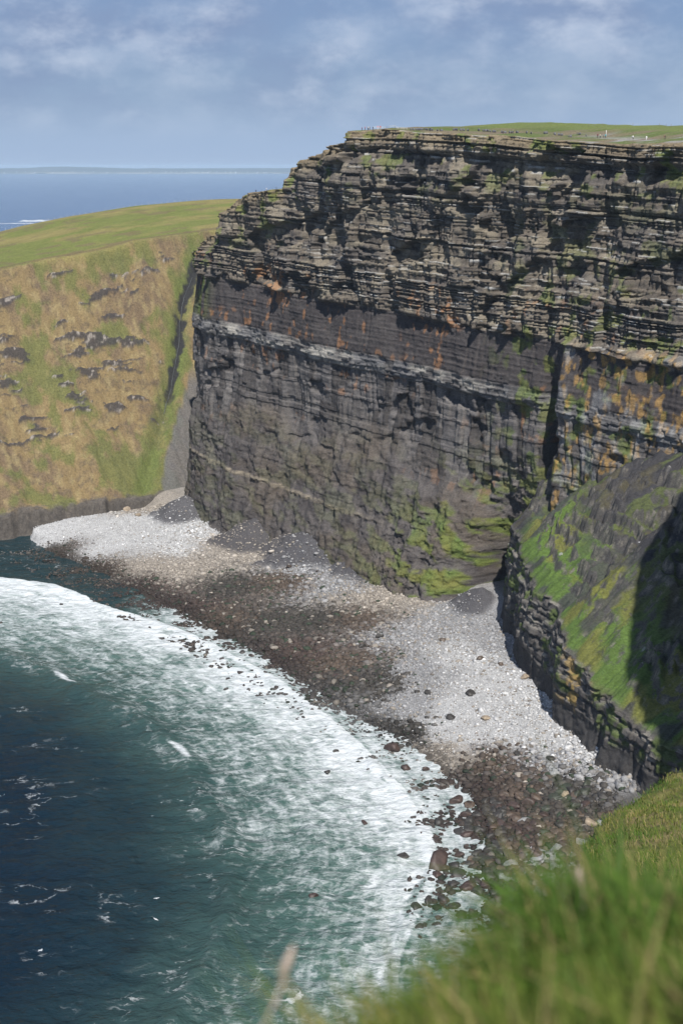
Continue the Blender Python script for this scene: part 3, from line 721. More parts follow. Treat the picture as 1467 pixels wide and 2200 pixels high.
# ------------------------------------------------------------------ sea
th = np.linspace(-0.52, 0.42, 560)
rr = np.concatenate([np.arange(225, 780, 0.85), np.geomspace(780, 46000, 230)])
TH, RR = np.meshgrid(th, rr)
sx, sy = RR * np.sin(TH), RR * np.cos(TH)
nearm = RR < 900
dF, _ = seg_dist(sx, sy, FRONT); dO, _ = seg_dist(sx, sy, OUTER); dW, _ = seg_dist(sx, sy, WATER)
dF, dO, dW = -dF, -dO, -dW                            # positive towards the open sea
q = np.where(dO > 0, 1 + dO / 45.0, dF / np.maximum(dF - dO, 1e-3))
q = np.where(dF < 0, -np.abs(dF) / 12.0, q)
wob = fbs(sx / 22, sy / 22, 601, 4)
qq = q + 0.22 * wob * (q > 0.05)
dens = np.interp(qq, [-2, -0.8, -0.02, 0.0, 0.10, 0.28, 0.5, 0.8, 1.0, 1.25, 1.7, 2.4], [0.76, 0.76, 0.72, 1.0, 0.94, 0.77, 0.63, 0.53, 0.43, 0.25, 0.12, 0.04]) * lerp(0.76, 1.0, sst(290, 370, sy))
dens = np.where(RR > 900, 0.0, dens)
# calm darker water in the far left corner of the bay
corner = sst(-70, -115, sx) * (dF < 0)
dens = np.where(dF < 0, lerp(dens, 0.24, corner), dens)
shal = np.interp(qq, [-1, 0, 0.5, 0.9, 1.15, 1.6, 2.2], [0.8, 1.0, 0.9, 0.62, 0.40, 0.12, 0.0]) * (RR < 900)
# swell rolling in: crests follow the outer line
ph = dO + 7 * fbs(sx / 60, sy / 60, 602, 2)
shal = np.where(dF < 0, shal * (1 - 0.8 * corner), shal)
sw = 1.9 * np.exp(-((ph - 3) / 4.5) ** 2) * (0.4 + fbm(sx / 25, sy / 25, 603, 2)) + 0.45 * np.exp(-((ph + 22) / 5) ** 2) + 0.5 * np.exp(-((ph - 42) / 9) ** 2)
sw += 0.55 * np.exp(-((dF - 2) / 2.5) ** 2) * (dF > -6)
fade = np.clip(1400 / RR - 0.4, 0, 1)
chop = 1.15 * fbs(sx / 13 + 0.4 * wob, sy / 8, 604, 4, 0.55) + 0.26 * fbs(sx / 2.4, sy / 1.9, 605, 3)
sz = (sw + chop * lerp(0.45, 1.0, sst(0, 25, dW))) * fade * sst(-2, 6, dW + 4) 
sz = np.where(RR < 900, sz, 0.0)
crest = np.exp(-((ph - 2.0) / 2.6) ** 2) * sst(0.50, 0.68, fbm(sx / 22, sy / 22, 606, 3)) * (RR < 900)
dens = np.maximum(dens, crest * 0.85)
# distant breaker on a reef and scattered whitecaps
rf = at_z(78, 474, 0.0)
reef = np.exp(-(((sx - rf[0]) / 62) ** 2 + ((sy - rf[1]) / 120) ** 2) ** 1.0)
rf2 = at_z(30, 480, 0.0)
reef = np.maximum(reef, 0.8 * np.exp(-(((sx - rf2[0]) / 90) ** 2 + ((sy - rf2[1]) / 60) ** 2)))
dens = np.maximum(dens, sst(0.15, 0.5, reef) * (0.6 + 0.5 * fbm(sx / 15, sy / 60, 607, 3)))

m, nt, b = new_mat('sea_water')
tc = N(nt, 'ShaderNodeTexCoord'); pos0 = tc.outputs['Object']
mpp = N(nt, 'ShaderNodeMapping'); mpp.inputs['Scale'].default_value = (0.72, 1.25, 1.0); mpp.inputs['Rotation'].default_value = (0, 0, -0.25); nt.links.new(pos0, mpp.inputs[0]); pos = mpp.outputs[0]
aF = N(nt, 'ShaderNodeAttribute', attribute_name='foam').outputs['Fac']
aS = N(nt, 'ShaderNodeAttribute', attribute_name='shallow').outputs['Fac']
wv = noise(nt, pos, 0.16, 4, 0.6, 'Color')
warp = N(nt, 'ShaderNodeVectorMath', operation='MULTIPLY_ADD')
nt.links.new(wv, warp.inputs[0]); warp.inputs[1].default_value = (9, 9, 0); nt.links.new(pos, warp.inputs[2])
wv2 = noise(nt, pos, 0.9, 3, 0.6, 'Color')
warp2 = N(nt, 'ShaderNodeVectorMath', operation='MULTIPLY_ADD')
nt.links.new(wv2, warp2.inputs[0]); warp2.inputs[1].default_value = (1.8, 1.8, 0); nt.links.new(warp.outputs[0], warp2.inputs[2])
def vedge(scale):
    v = N(nt, 'ShaderNodeTexVoronoi', feature='DISTANCE_TO_EDGE', Scale=scale)
    nt.links.new(warp2.outputs[0], v.inputs['Vector'])
    return v.outputs['Distance']
aD = N(nt, 'ShaderNodeAttribute', attribute_name='front').outputs['Fac']
n_f = noise(nt, warp.outputs[0], 0.36, 9, 0.60)
n_s = noise(nt, warp2.outputs[0], 0.10, 5, 0.6)
sepp = N(nt, 'ShaderNodeSeparateXYZ'); nt.links.new(pos0, sepp.inputs[0])
cmb = N(nt, 'ShaderNodeCombineXYZ')
nt.links.new(nmath(nt, 'MULTIPLY', sepp.outputs[0], 0.07), cmb.inputs[0]); nt.links.new(nmath(nt, 'MULTIPLY', sepp.outputs[1], 0.07), cmb.inputs[1]); nt.links.new(nmath(nt, 'MULTIPLY', aD, 0.30), cmb.inputs[2])
streak = noise(nt, cmb.outputs[0], 1.0, 7, 0.6)
lace = nrange(nt, vedge(0.20), 0.0, 0.16, 1.0, 0.0)
lace2 = nrange(nt, vedge(0.55), 0.0, 0.2, 1.0, 0.0)
val = nmath(nt, 'ADD', nmath(nt, 'ADD', nmath(nt, 'MULTIPLY', streak, 0.42), nmath(nt, 'MULTIPLY', n_f, 0.38)), nmath(nt, 'MULTIPLY', n_s, 0.20))
val = nmath(nt, 'ADD', val, nmath(nt, 'ADD', nmath(nt, 'MULTIPLY', lace, 0.075), nmath(nt, 'MULTIPLY', lace2, 0.05)))
lo = nmath(nt, 'MULTIPLY_ADD', aF, -0.62, 0.78)
foam = nrange(nt, val, lo, nmath(nt, 'ADD', lo, 0.40), 0.0, 0.95)
# thin drifting trails on the open bay
tr1 = noise(nt, warp.outputs[0], 0.045, 6, 0.6)
trl = nrange(nt, nmath(nt, 'ABSOLUTE', nmath(nt, 'SUBTRACT', tr1, 0.5)), 0.0, 0.012, 1.0, 0.0)
trm = nmath(nt, 'MULTIPLY', trl, nmath(nt, 'MULTIPLY', nrange(nt, noise(nt, pos0, 0.035, 3, 0.5), 0.50, 0.66), nrange(nt, n_f, 0.45, 0.62)))
foam = nmath(nt, 'MAXIMUM', foam, nmath(nt, 'MULTIPLY', trm, 0.75))
# whitecaps far out
mp = N(nt, 'ShaderNodeMapping'); mp.inputs['Scale'].default_value = (0.018, 0.035, 1.0); nt.links.new(pos0, mp.inputs[0])
wc = noise(nt, mp.outputs[0], 1.0, 5, 0.62)
wcm = nrange(nt, wc, 0.705, 0.74, 0.0, 0.8)
foam = nmath(nt, 'MAXIMUM', foam, wcm)
tint = noise(nt, pos, 0.05, 3, 0.5)
deep = nmix(nt, tint, (0.0014, 0.008, 0.018), (0.0022, 0.014, 0.024))
green = nmix(nt, n_s, (0.035, 0.085, 0.075), (0.085, 0.145, 0.12))
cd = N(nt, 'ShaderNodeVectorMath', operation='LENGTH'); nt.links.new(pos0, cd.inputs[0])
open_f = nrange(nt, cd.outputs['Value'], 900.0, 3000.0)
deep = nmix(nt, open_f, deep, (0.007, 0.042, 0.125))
wcol = nmix(nt, aS, deep, green)
fcol = nmix(nt, n_f, (0.42, 0.46, 0.48), (0.68, 0.70, 0.71))
nt.links.new(nmix(nt, foam, wcol, fcol), b.inputs['Base Color'])
nt.links.new(nrange(nt, foam, 0.0, 0.6, 0.09, 0.8), b.inputs['Roughness'])
b.inputs['IOR'].default_value = 1.33
nt.links.new(nrange(nt, foam, 0.0, 0.5, 0.30, 0.1), b.inputs['Specular IOR Level'])
w1 = noise(nt, pos, 0.35, 6, 0.62)
w0 = noise(nt, pos, 0.11, 4, 0.6)
hgt = nmath(nt, 'ADD', nmath(nt, 'ADD', w1, nmath(nt, 'MULTIPLY', w0, 2.4)), nmath(nt, 'MULTIPLY', foam, 0.25))
bp = N(nt, 'ShaderNodeBump', Strength=0.95, Distance=1.2)
nt.links.new(hgt, bp.inputs['Height']); nt.links.new(bp.outputs[0], b.inputs['Normal'])
M_SEA = m
sea = grid_obj('sea', np.stack([sx, sy, sz], -1), M_SEA, smooth=True, flip=True, attrs={'foam': dens, 'shallow': shal, 'front': np.clip(dF, -60, 400)})
tag(sea, 'deep blue sea with white surf breaking along the beach', 'sea', kind='structure')

# ------------------------------------------------------------------ far coast across the water, with its wind turbines and houses
FY = 40000.0
fx = np.linspace(-16000, 6000, 420)
prof = 90 + 75 * fbm(fx / 2600, fx * 0, 701, 4) + 55 * np.exp(-((fx + 9000) / 2500) ** 2) + 30 * np.exp(-((fx + 1500) / 2600) ** 2)
prof *= sst(6000, 3000, fx)
rows = []
for k, (dy, f) in enumerate(((0, 0.0), (150, 0.10), (900, 0.25), (1800, 0.55), (2600, 0.85), (3200, 1.0), (4200, 0.4))):
    rows.append(np.stack([fx * (1 + dy / FY), np.full(fx.shape, FY + dy) + 300 * fbs(fx / 900, fx * 0 + k, 702, 3), prof * f * (0.9 + 0.2 * fbm(fx / 700, fx * 0 + k * 3, 703, 3)) - (8 if k == 0 else 0)], -1))
FC = np.stack(rows)
fcx = np.broadcast_to(fx, FC.shape[:2]); fcy = FC[..., 1]
c = np.empty(FC.shape); c[:] = (0.04, 0.055, 0.06); c = mixc(c, (0.08, 0.085, 0.08), fbm(fcx / 500, fcy / 300, 704, 3))
c = mixc(c, (0.32, 0.30, 0.26), (np.arange(7) < 2)[:, None] * fbm(fcx / 700, fcy / 300, 705, 2))
M_COAST = attr_mat('coast_land', 1.0, 0.004, 0.3, 0.0, 0.01)
tag(grid_obj('far_coast', FC, M_COAST, attrs={'col': c}, smooth=True), 'low hazy coast on the horizon across the sea', 'coast', kind='structure')
def coast_pt(px, row):
    pj = project(FC[row]); i = int(np.argmin(np.abs(pj[:, 0] - px)))
    return FC[row, i]
M_WHITE = plain_mat('white_paint', (0.75, 0.75, 0.75), 0.5, 0.05)
def tube(path, radii, n=8, cap=True):
    path = np.asarray(path, float); V = []; F = []
    t = np.gradient(path, axis=0); t /= np.linalg.norm(t, axis=1)[:, None] + 1e-9
    ref = np.array((0.0, 0.0, 1.0)) if abs(t[0][2]) < 0.9 else np.array((1.0, 0, 0))
    for p_, t_, r in zip(path, t, radii):
        a = np.cross(t_, ref); a /= np.linalg.norm(a); b_ = np.cross(t_, a)
        for k in range(n):
            an = 2 * math.pi * k / n
            V.append(p_ + r * (a * math.cos(an) + b_ * math.sin(an)))
    for i in range(len(path) - 1):
        for k in range(n):
            q0 = i * n + k; q1 = i * n + (k + 1) % n
            F.append((q0, q1, q1 + n)); F.append((q0, q1 + n, q0 + n))
    if cap:
        V += [path[0], path[-1]]; a0 = len(V) - 2; e = (len(path) - 1) * n
        for k in range(n):
            F.append((a0, (k + 1) % n, k)); F.append((a0 + 1, e + k, e + (k + 1) % n))
    return np.array(V), np.array(F)
def box(sx_, sy_, sz_, z0=0.0):
    x, y = sx_ / 2, sy_ / 2
    V = np.array([(-x, -y, z0), (x, -y, z0), (x, y, z0), (-x, y, z0), (-x, -y, z0 + sz_), (x, -y, z0 + sz_), (x, y, z0 + sz_), (-x, y, z0 + sz_)])
    Q = [(0, 3, 2, 1), (4, 5, 6, 7), (0, 1, 5, 4), (1, 2, 6, 5), (2, 3, 7, 6), (3, 0, 4, 7)]
    return V, np.array([t for q_ in Q for t in ((q_[0], q_[1], q_[2]), (q_[0], q_[2], q_[3]))])
tw = mesh_np('tower', *tube([(0, 0, 0), (0, 0, 40), (0, 0, 82)], [3.2, 2.6, 1.8]), M_WHITE, link=False).data
nac = mesh_np('nacelle', *tube([(0, -4, 83), (0, -2, 83.4), (0, 3, 83.4), (0, 6, 83)], [1.2, 2.2, 2.2, 1.4]), M_WHITE, link=False).data
def blade_mesh(an):
    pts = [(math.sin(an) * r, -4.6, 83 + math.cos(an) * r) for r in (0.5, 6, 20, 40)]
    return mesh_np('blade', *tube(pts, [1.0, 1.9, 1.3, 0.4], 6), M_WHITE, link=False).data
blades = [blade_mesh(0.4 + k * 2 * math.pi / 3) for k in range(3)]
for k, px in enumerate((196, 228, 262, 284, 312, 330, 352, 384, 398, 420)):
    p0 = coast_pt(px, 5)
    t = empty('wind_turbine', p0 - np.array((0, 0, 4)))
    ordn = ['first', 'second', 'third', 'fourth', 'fifth', 'sixth', 'seventh', 'eighth', 'ninth', 'tenth'][k]
    tag(t, 'white wind turbine on the hazy horizon, %s of ten counted from the open sea side' % ordn, 'wind turbine', 'wind turbines on the far coast')
    for nm, me in [('tower', tw), ('nacelle', nac)] + [('blade', b_) for b_ in blades]:
        o = bpy.data.objects.new(nm, me); COL.objects.link(o); o.parent = t
hv, hf = box(26, 16, 8)
hv = np.concatenate([hv, [(-13, 0, 15), (13, 0, 15)]]); hf = np.concatenate([hf, [(4, 5, 9), (4, 9, 8), (6, 7, 8), (6, 8, 9), (7, 4, 8), (5, 6, 9)]])
house_me = mesh_np('house', hv, hf, M_WHITE, link=False).data
for k in range(46):
    px = 300 + 280 * random.random() ** 0.8 if k > 8 else random.uniform(5, 290)
    p0 = coast_pt(px, random.choice((1, 2, 2)))
    o = bpy.data.objects.new('house', house_me); COL.objects.link(o)
    o.location = p0 + np.array((0, -20, -3)); o.rotation_euler.z = random.uniform(-0.5, 0.5)
    tag(o, 'tiny white house on the hazy far shore', 'house', 'white houses of the far shore')

# ------------------------------------------------------------------ stones on the beach
def ico(sub):
    import bmesh
    bm = bmesh.new(); bmesh.ops.create_icosphere(bm, subdivisions=sub, radius=1.0)
    V = np.array([v.co[:] for v in bm.verts]); F = np.array([[v.index for v in f.verts] for f in bm.faces]); bm.free()
    return V, F
NS = 330000
px_ = rng.uniform(-215, 150, NS); py_ = rng.uniform(255, 775, NS)
dw0, _ = seg_dist(px_, py_, WATER); df0, _ = seg_dist(px_, py_, FOOT)
k0 = (dw0 > -26) & (df0 < 3)
px_, py_ = px_[k0], py_[k0]; NS = len(px_)
zc, zs, zd = zone_mix(px_ + rng.normal(0, 4.5, NS), py_ + rng.normal(0, 4.5, NS))
zz_, dw_, ck_ = beach_z(px_, py_)
df_, _ = seg_dist(px_, py_, FOOT)
lum = zc.mean(1)
clump = fbm(px_ / 9, py_ / 9, 711, 3)
surf_ok = (dw_ > -26) & (rng.random(NS) < np.where(dw_ < 0, np.exp(dw_ / np.where(px_ < -85, 24.0, 12.0)) * 0.9 * sst(0.3, 0.6, clump), 1.0)) & ((dw_ > 0) | (lum < 0.22))
pj = project(np.stack([px_, py_, zz_], -1))
dep_keep = (df_ < 3) & surf_ok & (rng.random(NS) < zd * (1 - 0.8 * ck_)) & (pj[:, 0] > -60) & (pj[:, 0] < 1520) & (pj[:, 1] < 2260)
# what the near turf and the low buttress hide is left out
hid = (pj[:, 1] > 1700) & (pj[:, 0] > 1330)
keep = dep_keep & ~hid
px_, py_, zz_, zc, zs, dw_, lum, pj, df_ = [a[keep] for a in (px_, py_, zz_, zc, zs, dw_, lum, pj, df_)]
n = len(px_)
rad = np.where(lum < 0.2, 0.56, 0.43) * zs * np.exp(rng.normal(0, 0.45, n)); rad = np.clip(rad, 0.22, 2.0)
print('stones', n)
zz_ = np.where(dw_ < 0, np.maximum(zz_, -0.35 * rad), zz_)
tone_j = np.exp(rng.normal(0, 0.22, n))
cols = zc * tone_j[:, None]
alt = rng.random(n)
cols = np.where(((alt < 0.16) & (lum > 0.12) | (alt < 0.035))[:, None], np.array(TAN) * tone_j[:, None] * 0.8, cols)
cols = np.where((alt > 0.93)[:, None] & (lum < 0.2)[:, None], np.array((0.03, 0.042, 0.026)), cols)
wet = sst(16, 1, dw_ + 5 * fbs(px_ / 9, py_ / 9, 715, 3)) * (lum < 0.24)
cols = cols * (1 - 0.5 * wet)[:, None]
EXTRA = [(1008, 1513, 1.9, DARK), (967, 1557, 1.7, DARK), (843, 1607, 2.6, RED), (872, 1648, 1.8, RED), (940, 1852, 3.4, RED), (978, 1718, 2.2, RED), (720, 1612, 1.2, DARK), (783, 1766, 1.2, RED), (703, 1656, 1.2, DARK), (672, 1926, 1.4, RED), (486, 1478, 1.1, DARK), (651, 1538, 0.9, DARK), (405, 1382, 1.2, DARK), (350, 1370, 0.9, DARK), (132, 1296, 0.9, DARK), (256, 1322, 0.8, DARK), (3, 1336, 1.0, DARK), (378, 1318, 1.6, DARK), (340, 1308, 1.2, DARK), (275, 1118, 2.2, TAN), (298, 1128, 1.8, TAN), (285, 1108, 1.6, TAN), (715, 1205, 2.0, TAN), (1127, 1490, 1.8, TAN), (1040, 1565, 1.6, TAN), (1030, 1442, 1.4, BROWN), (1075, 1458, 1.3, BROWN), (950, 1398, 1.4, BROWN), (815, 1385, 2.0, DARK), (780, 1402, 1.7, DARK), (1110, 1640, 1.6, DARK), (1125, 1672, 1.7, DARK), (838, 1388, 1.4, DARK), (918, 1505, 1.5, DARK), (895, 1500, 1.2, DARK), (1295, 1690, 1.6, DARK), (1180, 1660, 1.5, DARK), (520, 1400, 1.5, DARK), (565, 1405, 1.3, DARK), (720, 1455, 1.5, RED), (1000, 1790, 1.7, RED), (985, 1835, 1.5, RED), (1060, 1780, 1.9, RED), (1040, 1900, 2.0, RED), (905, 1745, 1.1, RED), (915, 1650, 1.2, RED)]
ex = np.array([at_z(a, b, 0.5)[:2] for a, b, _, _ in EXTRA])
ezz, edw, _ = beach_z(ex[:, 0], ex[:, 1])
px_ = np.concatenate([px_, ex[:, 0]]); py_ = np.concatenate([py_, ex[:, 1]]); zz_ = np.concatenate([zz_, np.maximum(ezz, -0.15)])
rad = np.concatenate([rad, [e[2] for e in EXTRA]]); cols = np.concatenate([cols, [e[3] for e in EXTRA]]); dw_ = np.concatenate([dw_, edw])
pj = project(np.stack([px_, py_, zz_], -1)); n = len(px_)
depth = np.hypot(py_, CAMZ)
inview = (pj[:, 0] > 0) & (pj[:, 0] < 1467) & (pj[:, 1] < 2000)
app = np.where(inview, rad / depth, 0); app[-len(EXTRA):] += 1
order = np.argsort(-app)
big, rest = order[:300], order[300:]
# everything smaller: one mass of stones
V0, F0 = ico(1)
k = len(rest)
sc3 = np.stack([rad[rest] * rng.uniform(0.85, 1.3, k), rad[rest] * rng.uniform(0.7, 1.05, k), rad[rest] * rng.uniform(0.45, 0.75, k)], -1)
jit = rng.uniform(0.72, 1.22, (k, len(V0)))
VV_ = V0[None] * jit[..., None] * sc3[:, None]
rx = rng.normal(0, 0.3, k); rzz = rng.uniform(0, 6.28, k)
cy_, sy_ = np.cos(rx)[:, None], np.sin(rx)[:, None]
y1 = VV_[..., 1] * cy_ - VV_[..., 2] * sy_; z1 = VV_[..., 1] * sy_ + VV_[..., 2] * cy_
cz_, sz__ = np.cos(rzz)[:, None], np.sin(rzz)[:, None]
VV_ = np.stack([VV_[..., 0] * cz_ - y1 * sz__ + px_[rest][:, None], VV_[..., 0] * sz__ + y1 * cz_ + py_[rest][:, None], z1 + (zz_[rest] + 0.12 * rad[rest])[:, None]], -1)
FF = F0[None] + (np.arange(k) * len(V0))[:, None, None]
st = mesh_np('beach_stones', VV_.reshape(-1, 3), FF.reshape(-1, 3), M_STONE, attrs={'col': np.repeat(cols[rest], len(V0), 0)})
tag(st, 'countless pale, brown and grey stones strewn over the beach', 'stones', kind='stuff')
# the boulders that show largest, one object each
V3, F3 = ico(3)
bvar = []
for k in range(9):
    r_b = np.random.default_rng(50 + k)
    v = V3.copy()
    for _ in range(15):                                  # flat faces cut off a round block
        d = r_b.normal(size=3); d /= np.linalg.norm(d); h = r_b.uniform(0.5, 0.82)
        e = np.maximum(v @ d - h, 0); v -= e[:, None] * d
    v *= (0.96 + 0.08 * fbm(V3[:, 0] * 2.2 + k * 7, V3[:, 1] * 2.2 + V3[:, 2] * 2.9, 720 + k, 3))[:, None]
    v *= np.array((1.2, 0.95, 0.72)) / 0.85
    bvar.append(mesh_np('boulder', v, F3, plain_mat('boulder_rock', (0.1, 0.08, 0.07)), link=False).data)
CLASSES = {'dark green-black': (0.035, 0.040, 0.028), 'black': (0.034, 0.031, 0.028), 'dark brown': (0.075, 0.054, 0.040), 'reddish brown': (0.05, 0.033, 0.028), 'grey': (0.19, 0.19, 0.192), 'tan': (0.25, 0.20, 0.145), 'pale': (0.38, 0.36, 0.335)}
cmats = {k: plain_mat('rock_' + k.replace(' ', '_').replace('-', '_'), v, 0.6 if sum(v) < 0.3 else 0.85, 0.45, 1.6) for k, v in CLASSES.items()}
cn_ = list(CLASSES); cv_ = np.array([CLASSES[k] for k in cn_])
blist = []
for j, i in enumerate(big):
    cl = cn_[int(np.argmin(((np.log(cv_) - np.log(np.maximum(cols[i], 0.01))) ** 2).sum(1)))]
    o = bpy.data.objects.new('boulder', bvar[j % 9]); COL.objects.link(o)
    r = rad[i]
    o.scale = (r * random.uniform(0.9, 1.15), r * random.uniform(0.85, 1.05), r * random.uniform(0.8, 1.1))
    o.rotation_euler = (random.uniform(-0.25, 0.25), random.uniform(-0.25, 0.25), random.uniform(0, 6.28))
    o.location = (px_[i], py_[i], zz_[i] + 0.22 * r)
    o.material_slots[0].link = 'OBJECT'; o.material_slots[0].material = cmats[cl]
    size = 'huge' if r > 2.4 else 'large' if r > 1.5 else 'mid-sized' if r > 1.0 else 'small'
    x, y = pj[i]
    if dw_[i] < -9: where = 'awash in white surf' + (' far from the beach' if dw_[i] < -25 else '')
    elif dw_[i] < 0: where = 'at the edge of the surf'
    elif y > 1640: where = 'in corner under the buttress' if x > 1130 else 'in red-brown rock field'
    elif y > 1460: where = 'on the pale shingle below the low buttress'
    elif y > 1330: where = 'in the dark boulder belt in mid beach'
    elif y > 1230: where = 'among brown boulders below the scree cones'
    elif x < 330: where = 'on the white shingle fan by the hillside'
    else: where = 'at the far end of the beach below the cliff'
    lab = '%s %s boulder %s' % (size, cl, where)
    blist.append((lab, x, y, o))

ORD = 'leftmost second third fourth fifth sixth seventh eighth ninth tenth eleventh twelfth'.split()
def name_row(lab, mem, part=''):
    mem = sorted(mem, key=lambda b_: b_[1])
    for k, (_, x, y, o) in enumerate(mem):
        full = lab + part + ('' if len(mem) == 1 else ', leftmost' if k == 0 else ', rightmost' if k == len(mem) - 1 else ', %s from left' % ORD[k] if k < 12 else '')
        tag(o, full, 'boulder', lab.replace('boulder', 'boulders') + part)
for lab in sorted({b_[0] for b_ in blist}):
    mem = sorted([b_ for b_ in blist if b_[0] == lab], key=lambda b_: b_[2])
    if len(mem) <= 12: name_row(lab, mem)
    else:
        rows_n = -(-len(mem) // 10)
        for r in range(rows_n):
            name_row(lab, mem[r * len(mem) // rows_n:(r + 1) * len(mem) // rows_n], ', %s row' % ('top' if r == 0 else 'bottom' if r == rows_n - 1 else ['', 'second', 'third', 'fourth', 'fifth', 'sixth', 'seventh', 'eighth', 'ninth', 'tenth', 'eleventh', 'twelfth'][min(r, 11)]))

# ------------------------------------------------------------------ grass
def blades_mesh(name, base, length, width, lean, az, cols):
    n = len(base)
    d = np.stack([np.cos(az), np.sin(az), np.zeros(n)], -1); s = np.stack([-np.sin(az), np.cos(az), np.zeros(n)], -1)
    up = np.array((0, 0, 1.0))
    def pt(t, side):
        hgt = length * t * np.cos(lean * t); out = length * t * np.sin(lean * t)
        return base + up * hgt[:, None] + d * out[:, None] + s * (side * width * (1 - 0.5 * t))[:, None]
    V = np.stack([pt(0.0, -1), pt(0.0, 1), pt(0.55, -1), pt(0.55, 1), pt(1.0, 0)], 1)
    F = np.array([(0, 1, 3), (0, 3, 2), (2, 3, 4)])[None] + (np.arange(n) * 5)[:, None, None]
    return mesh_np(name, V.reshape(-1, 3), F.reshape(-1, 3), M_GRASS, attrs={'col': np.repeat(cols, 5, 0)})
m, nt, b = new_mat('grass_blade')
a = N(nt, 'ShaderNodeAttribute', attribute_name='col')
nt.links.new(a.outputs['Color'], b.inputs['Base Color'])
b.inputs['Roughness'].default_value = 0.6; b.inputs['Specular IOR Level'].default_value = 0.25
tr = N(nt, 'ShaderNodeBsdfTranslucent'); nt.links.new(a.outputs['Color'], tr.inputs['Color'])
mx = N(nt, 'ShaderNodeMixShader'); mx.inputs[0].default_value = 0.35
nt.links.new(b.outputs[0], mx.inputs[1]); nt.links.new(tr.outputs[0], mx.inputs[2])
nt.links.new(mx.outputs[0], [x for x in nt.nodes if x.type == 'OUTPUT_MATERIAL'][0].inputs[0])
M_GRASS = m
def grass_cols(n, x, y, sc):
    t = fbm(x / sc, y / sc, 731, 3) + 0.12 * fbs(x / sc * 3, y / sc * 3, 732, 2); j = rng.random(n)
    c = np.empty((n, 3)); c[:] = (0.065, 0.125, 0.016)
    c = mixc(c, (0.15, 0.17, 0.028), sst(0.36, 0.64, t) * 0.85)
    c = mixc(c, (0.30, 0.235, 0.10), (j < 0.10 + 0.35 * sst(0.5, 0.7, t)) * 0.85)
    return c * rng.uniform(0.7, 1.25, (n, 1))
ng = 70000
gx_ = rng.uniform(-1.3, 3.2, ng); gy_ = rng.uniform(0.5, 4.6, ng)
ok = (gy_ < np.clip(1.95 + 2.0 * gx_, 0.6, 3.3) + 1.1) & (gx_ > -0.42 + 0.12 * rng.random(ng)) & (gy_ > 1.15)
gx_, gy_ = gx_[ok], gy_[ok]; ng = len(gx_)
tuft = fbm(gx_ / 0.25, gy_ / 0.25, 733, 3)
o = blades_mesh('near_grass', np.stack([gx_, gy_, bank_z(gx_, gy_) - 0.01], -1), rng.uniform(0.10, 0.32, ng) * (0.2 + 1.6 * tuft) * np.where(rng.random(ng) < 0.03, 1.35, 1.0) * lerp(0.7, 0.95, sst(-0.3, 0.3, gx_)), rng.uniform(0.002, 0.005, ng) * np.where(rng.random(ng) < 0.12, 2.2, 1.0), rng.uniform(0.15, 1.6, ng), rng.normal(2.6, 0.9, ng), grass_cols(ng, gx_, gy_, 0.5))
tag(o, 'blurred long green grass on the bank at the cliff edge', 'grass', kind='stuff')
ng = 60000
ri = rng.uniform(0, 1, ng) ** 1.3 * 26; ui = np.exp(rng.uniform(np.log(rseg[4] + 4), np.log(rseg[9] + 14), ng))
cj = np.clip(np.searchsorted(ru, ui), 0, len(ru) - 1)
rowi = np.clip(np.searchsorted(Rr[len(rows_w):], ri), 0, len(rows_i) - 2) + len(rows_w)
fr_ = (ri - Rr[rowi]) / (Rr[rowi + 1] - Rr[rowi] + 1e-9)
base = P3[rowi, cj] + (P3[rowi + 1, cj] - P3[rowi, cj]) * fr_[:, None]
base[:, 1] += rng.uniform(-0.45, 0.45, ng); base[:, 0] += rng.uniform(-0.2, 0.2, ng)
pg = project(base); ok = (pg[:, 0] > 1150) & (pg[:, 0] < 1620) & (pg[:, 1] < 2300)
base = base[ok]; ng = len(base)
o = blades_mesh('slope_grass', base, rng.uniform(0.18, 0.42, ng), rng.uniform(0.012, 0.03, ng), rng.uniform(0.2, 1.2, ng), rng.normal(2.8, 1.0, ng), grass_cols(ng, base[:, 0], base[:, 1], 3.0))
tag(o, 'tussocky yellow-green grass on the steep headland slope', 'grass', kind='stuff')
M_STALK = plain_mat('dry_stalk', (0.42, 0.33, 0.26), 0.8, 0.2, 40)
def stalk(p0, p1, r, label):
    t = empty('dry_stalk', p0); d = np.array(p1) - np.array(p0)
    pts = [d * f + np.array((0.006 * math.sin(f * 3), 0, 0)) for f in np.linspace(-0.6, 0.75, 6)]
    mesh_np('stem', *tube(pts, np.linspace(r * 0.55, r * 0.4, 6)), M_STALK, parent=t)
    pts = [d * f for f in np.linspace(0.6, 1.0, 6)]
    mesh_np('seed_head', *tube(pts, r * np.array((0.4, 1.1, 1.3, 1.2, 0.8, 0.2))), M_STALK, parent=t)
    tag(t, label, 'plant stalk')
stalk(at_y(1248, 1975, 2.45), at_y(1244, 1862, 2.45), 0.0065, 'blurred upright dry stalk standing above the near grass')
stalk(at_y(560, 2215, 1.75), at_y(632, 2030, 1.75), 0.006, 'blurred slanting pinkish dry stalk in front of the sea')

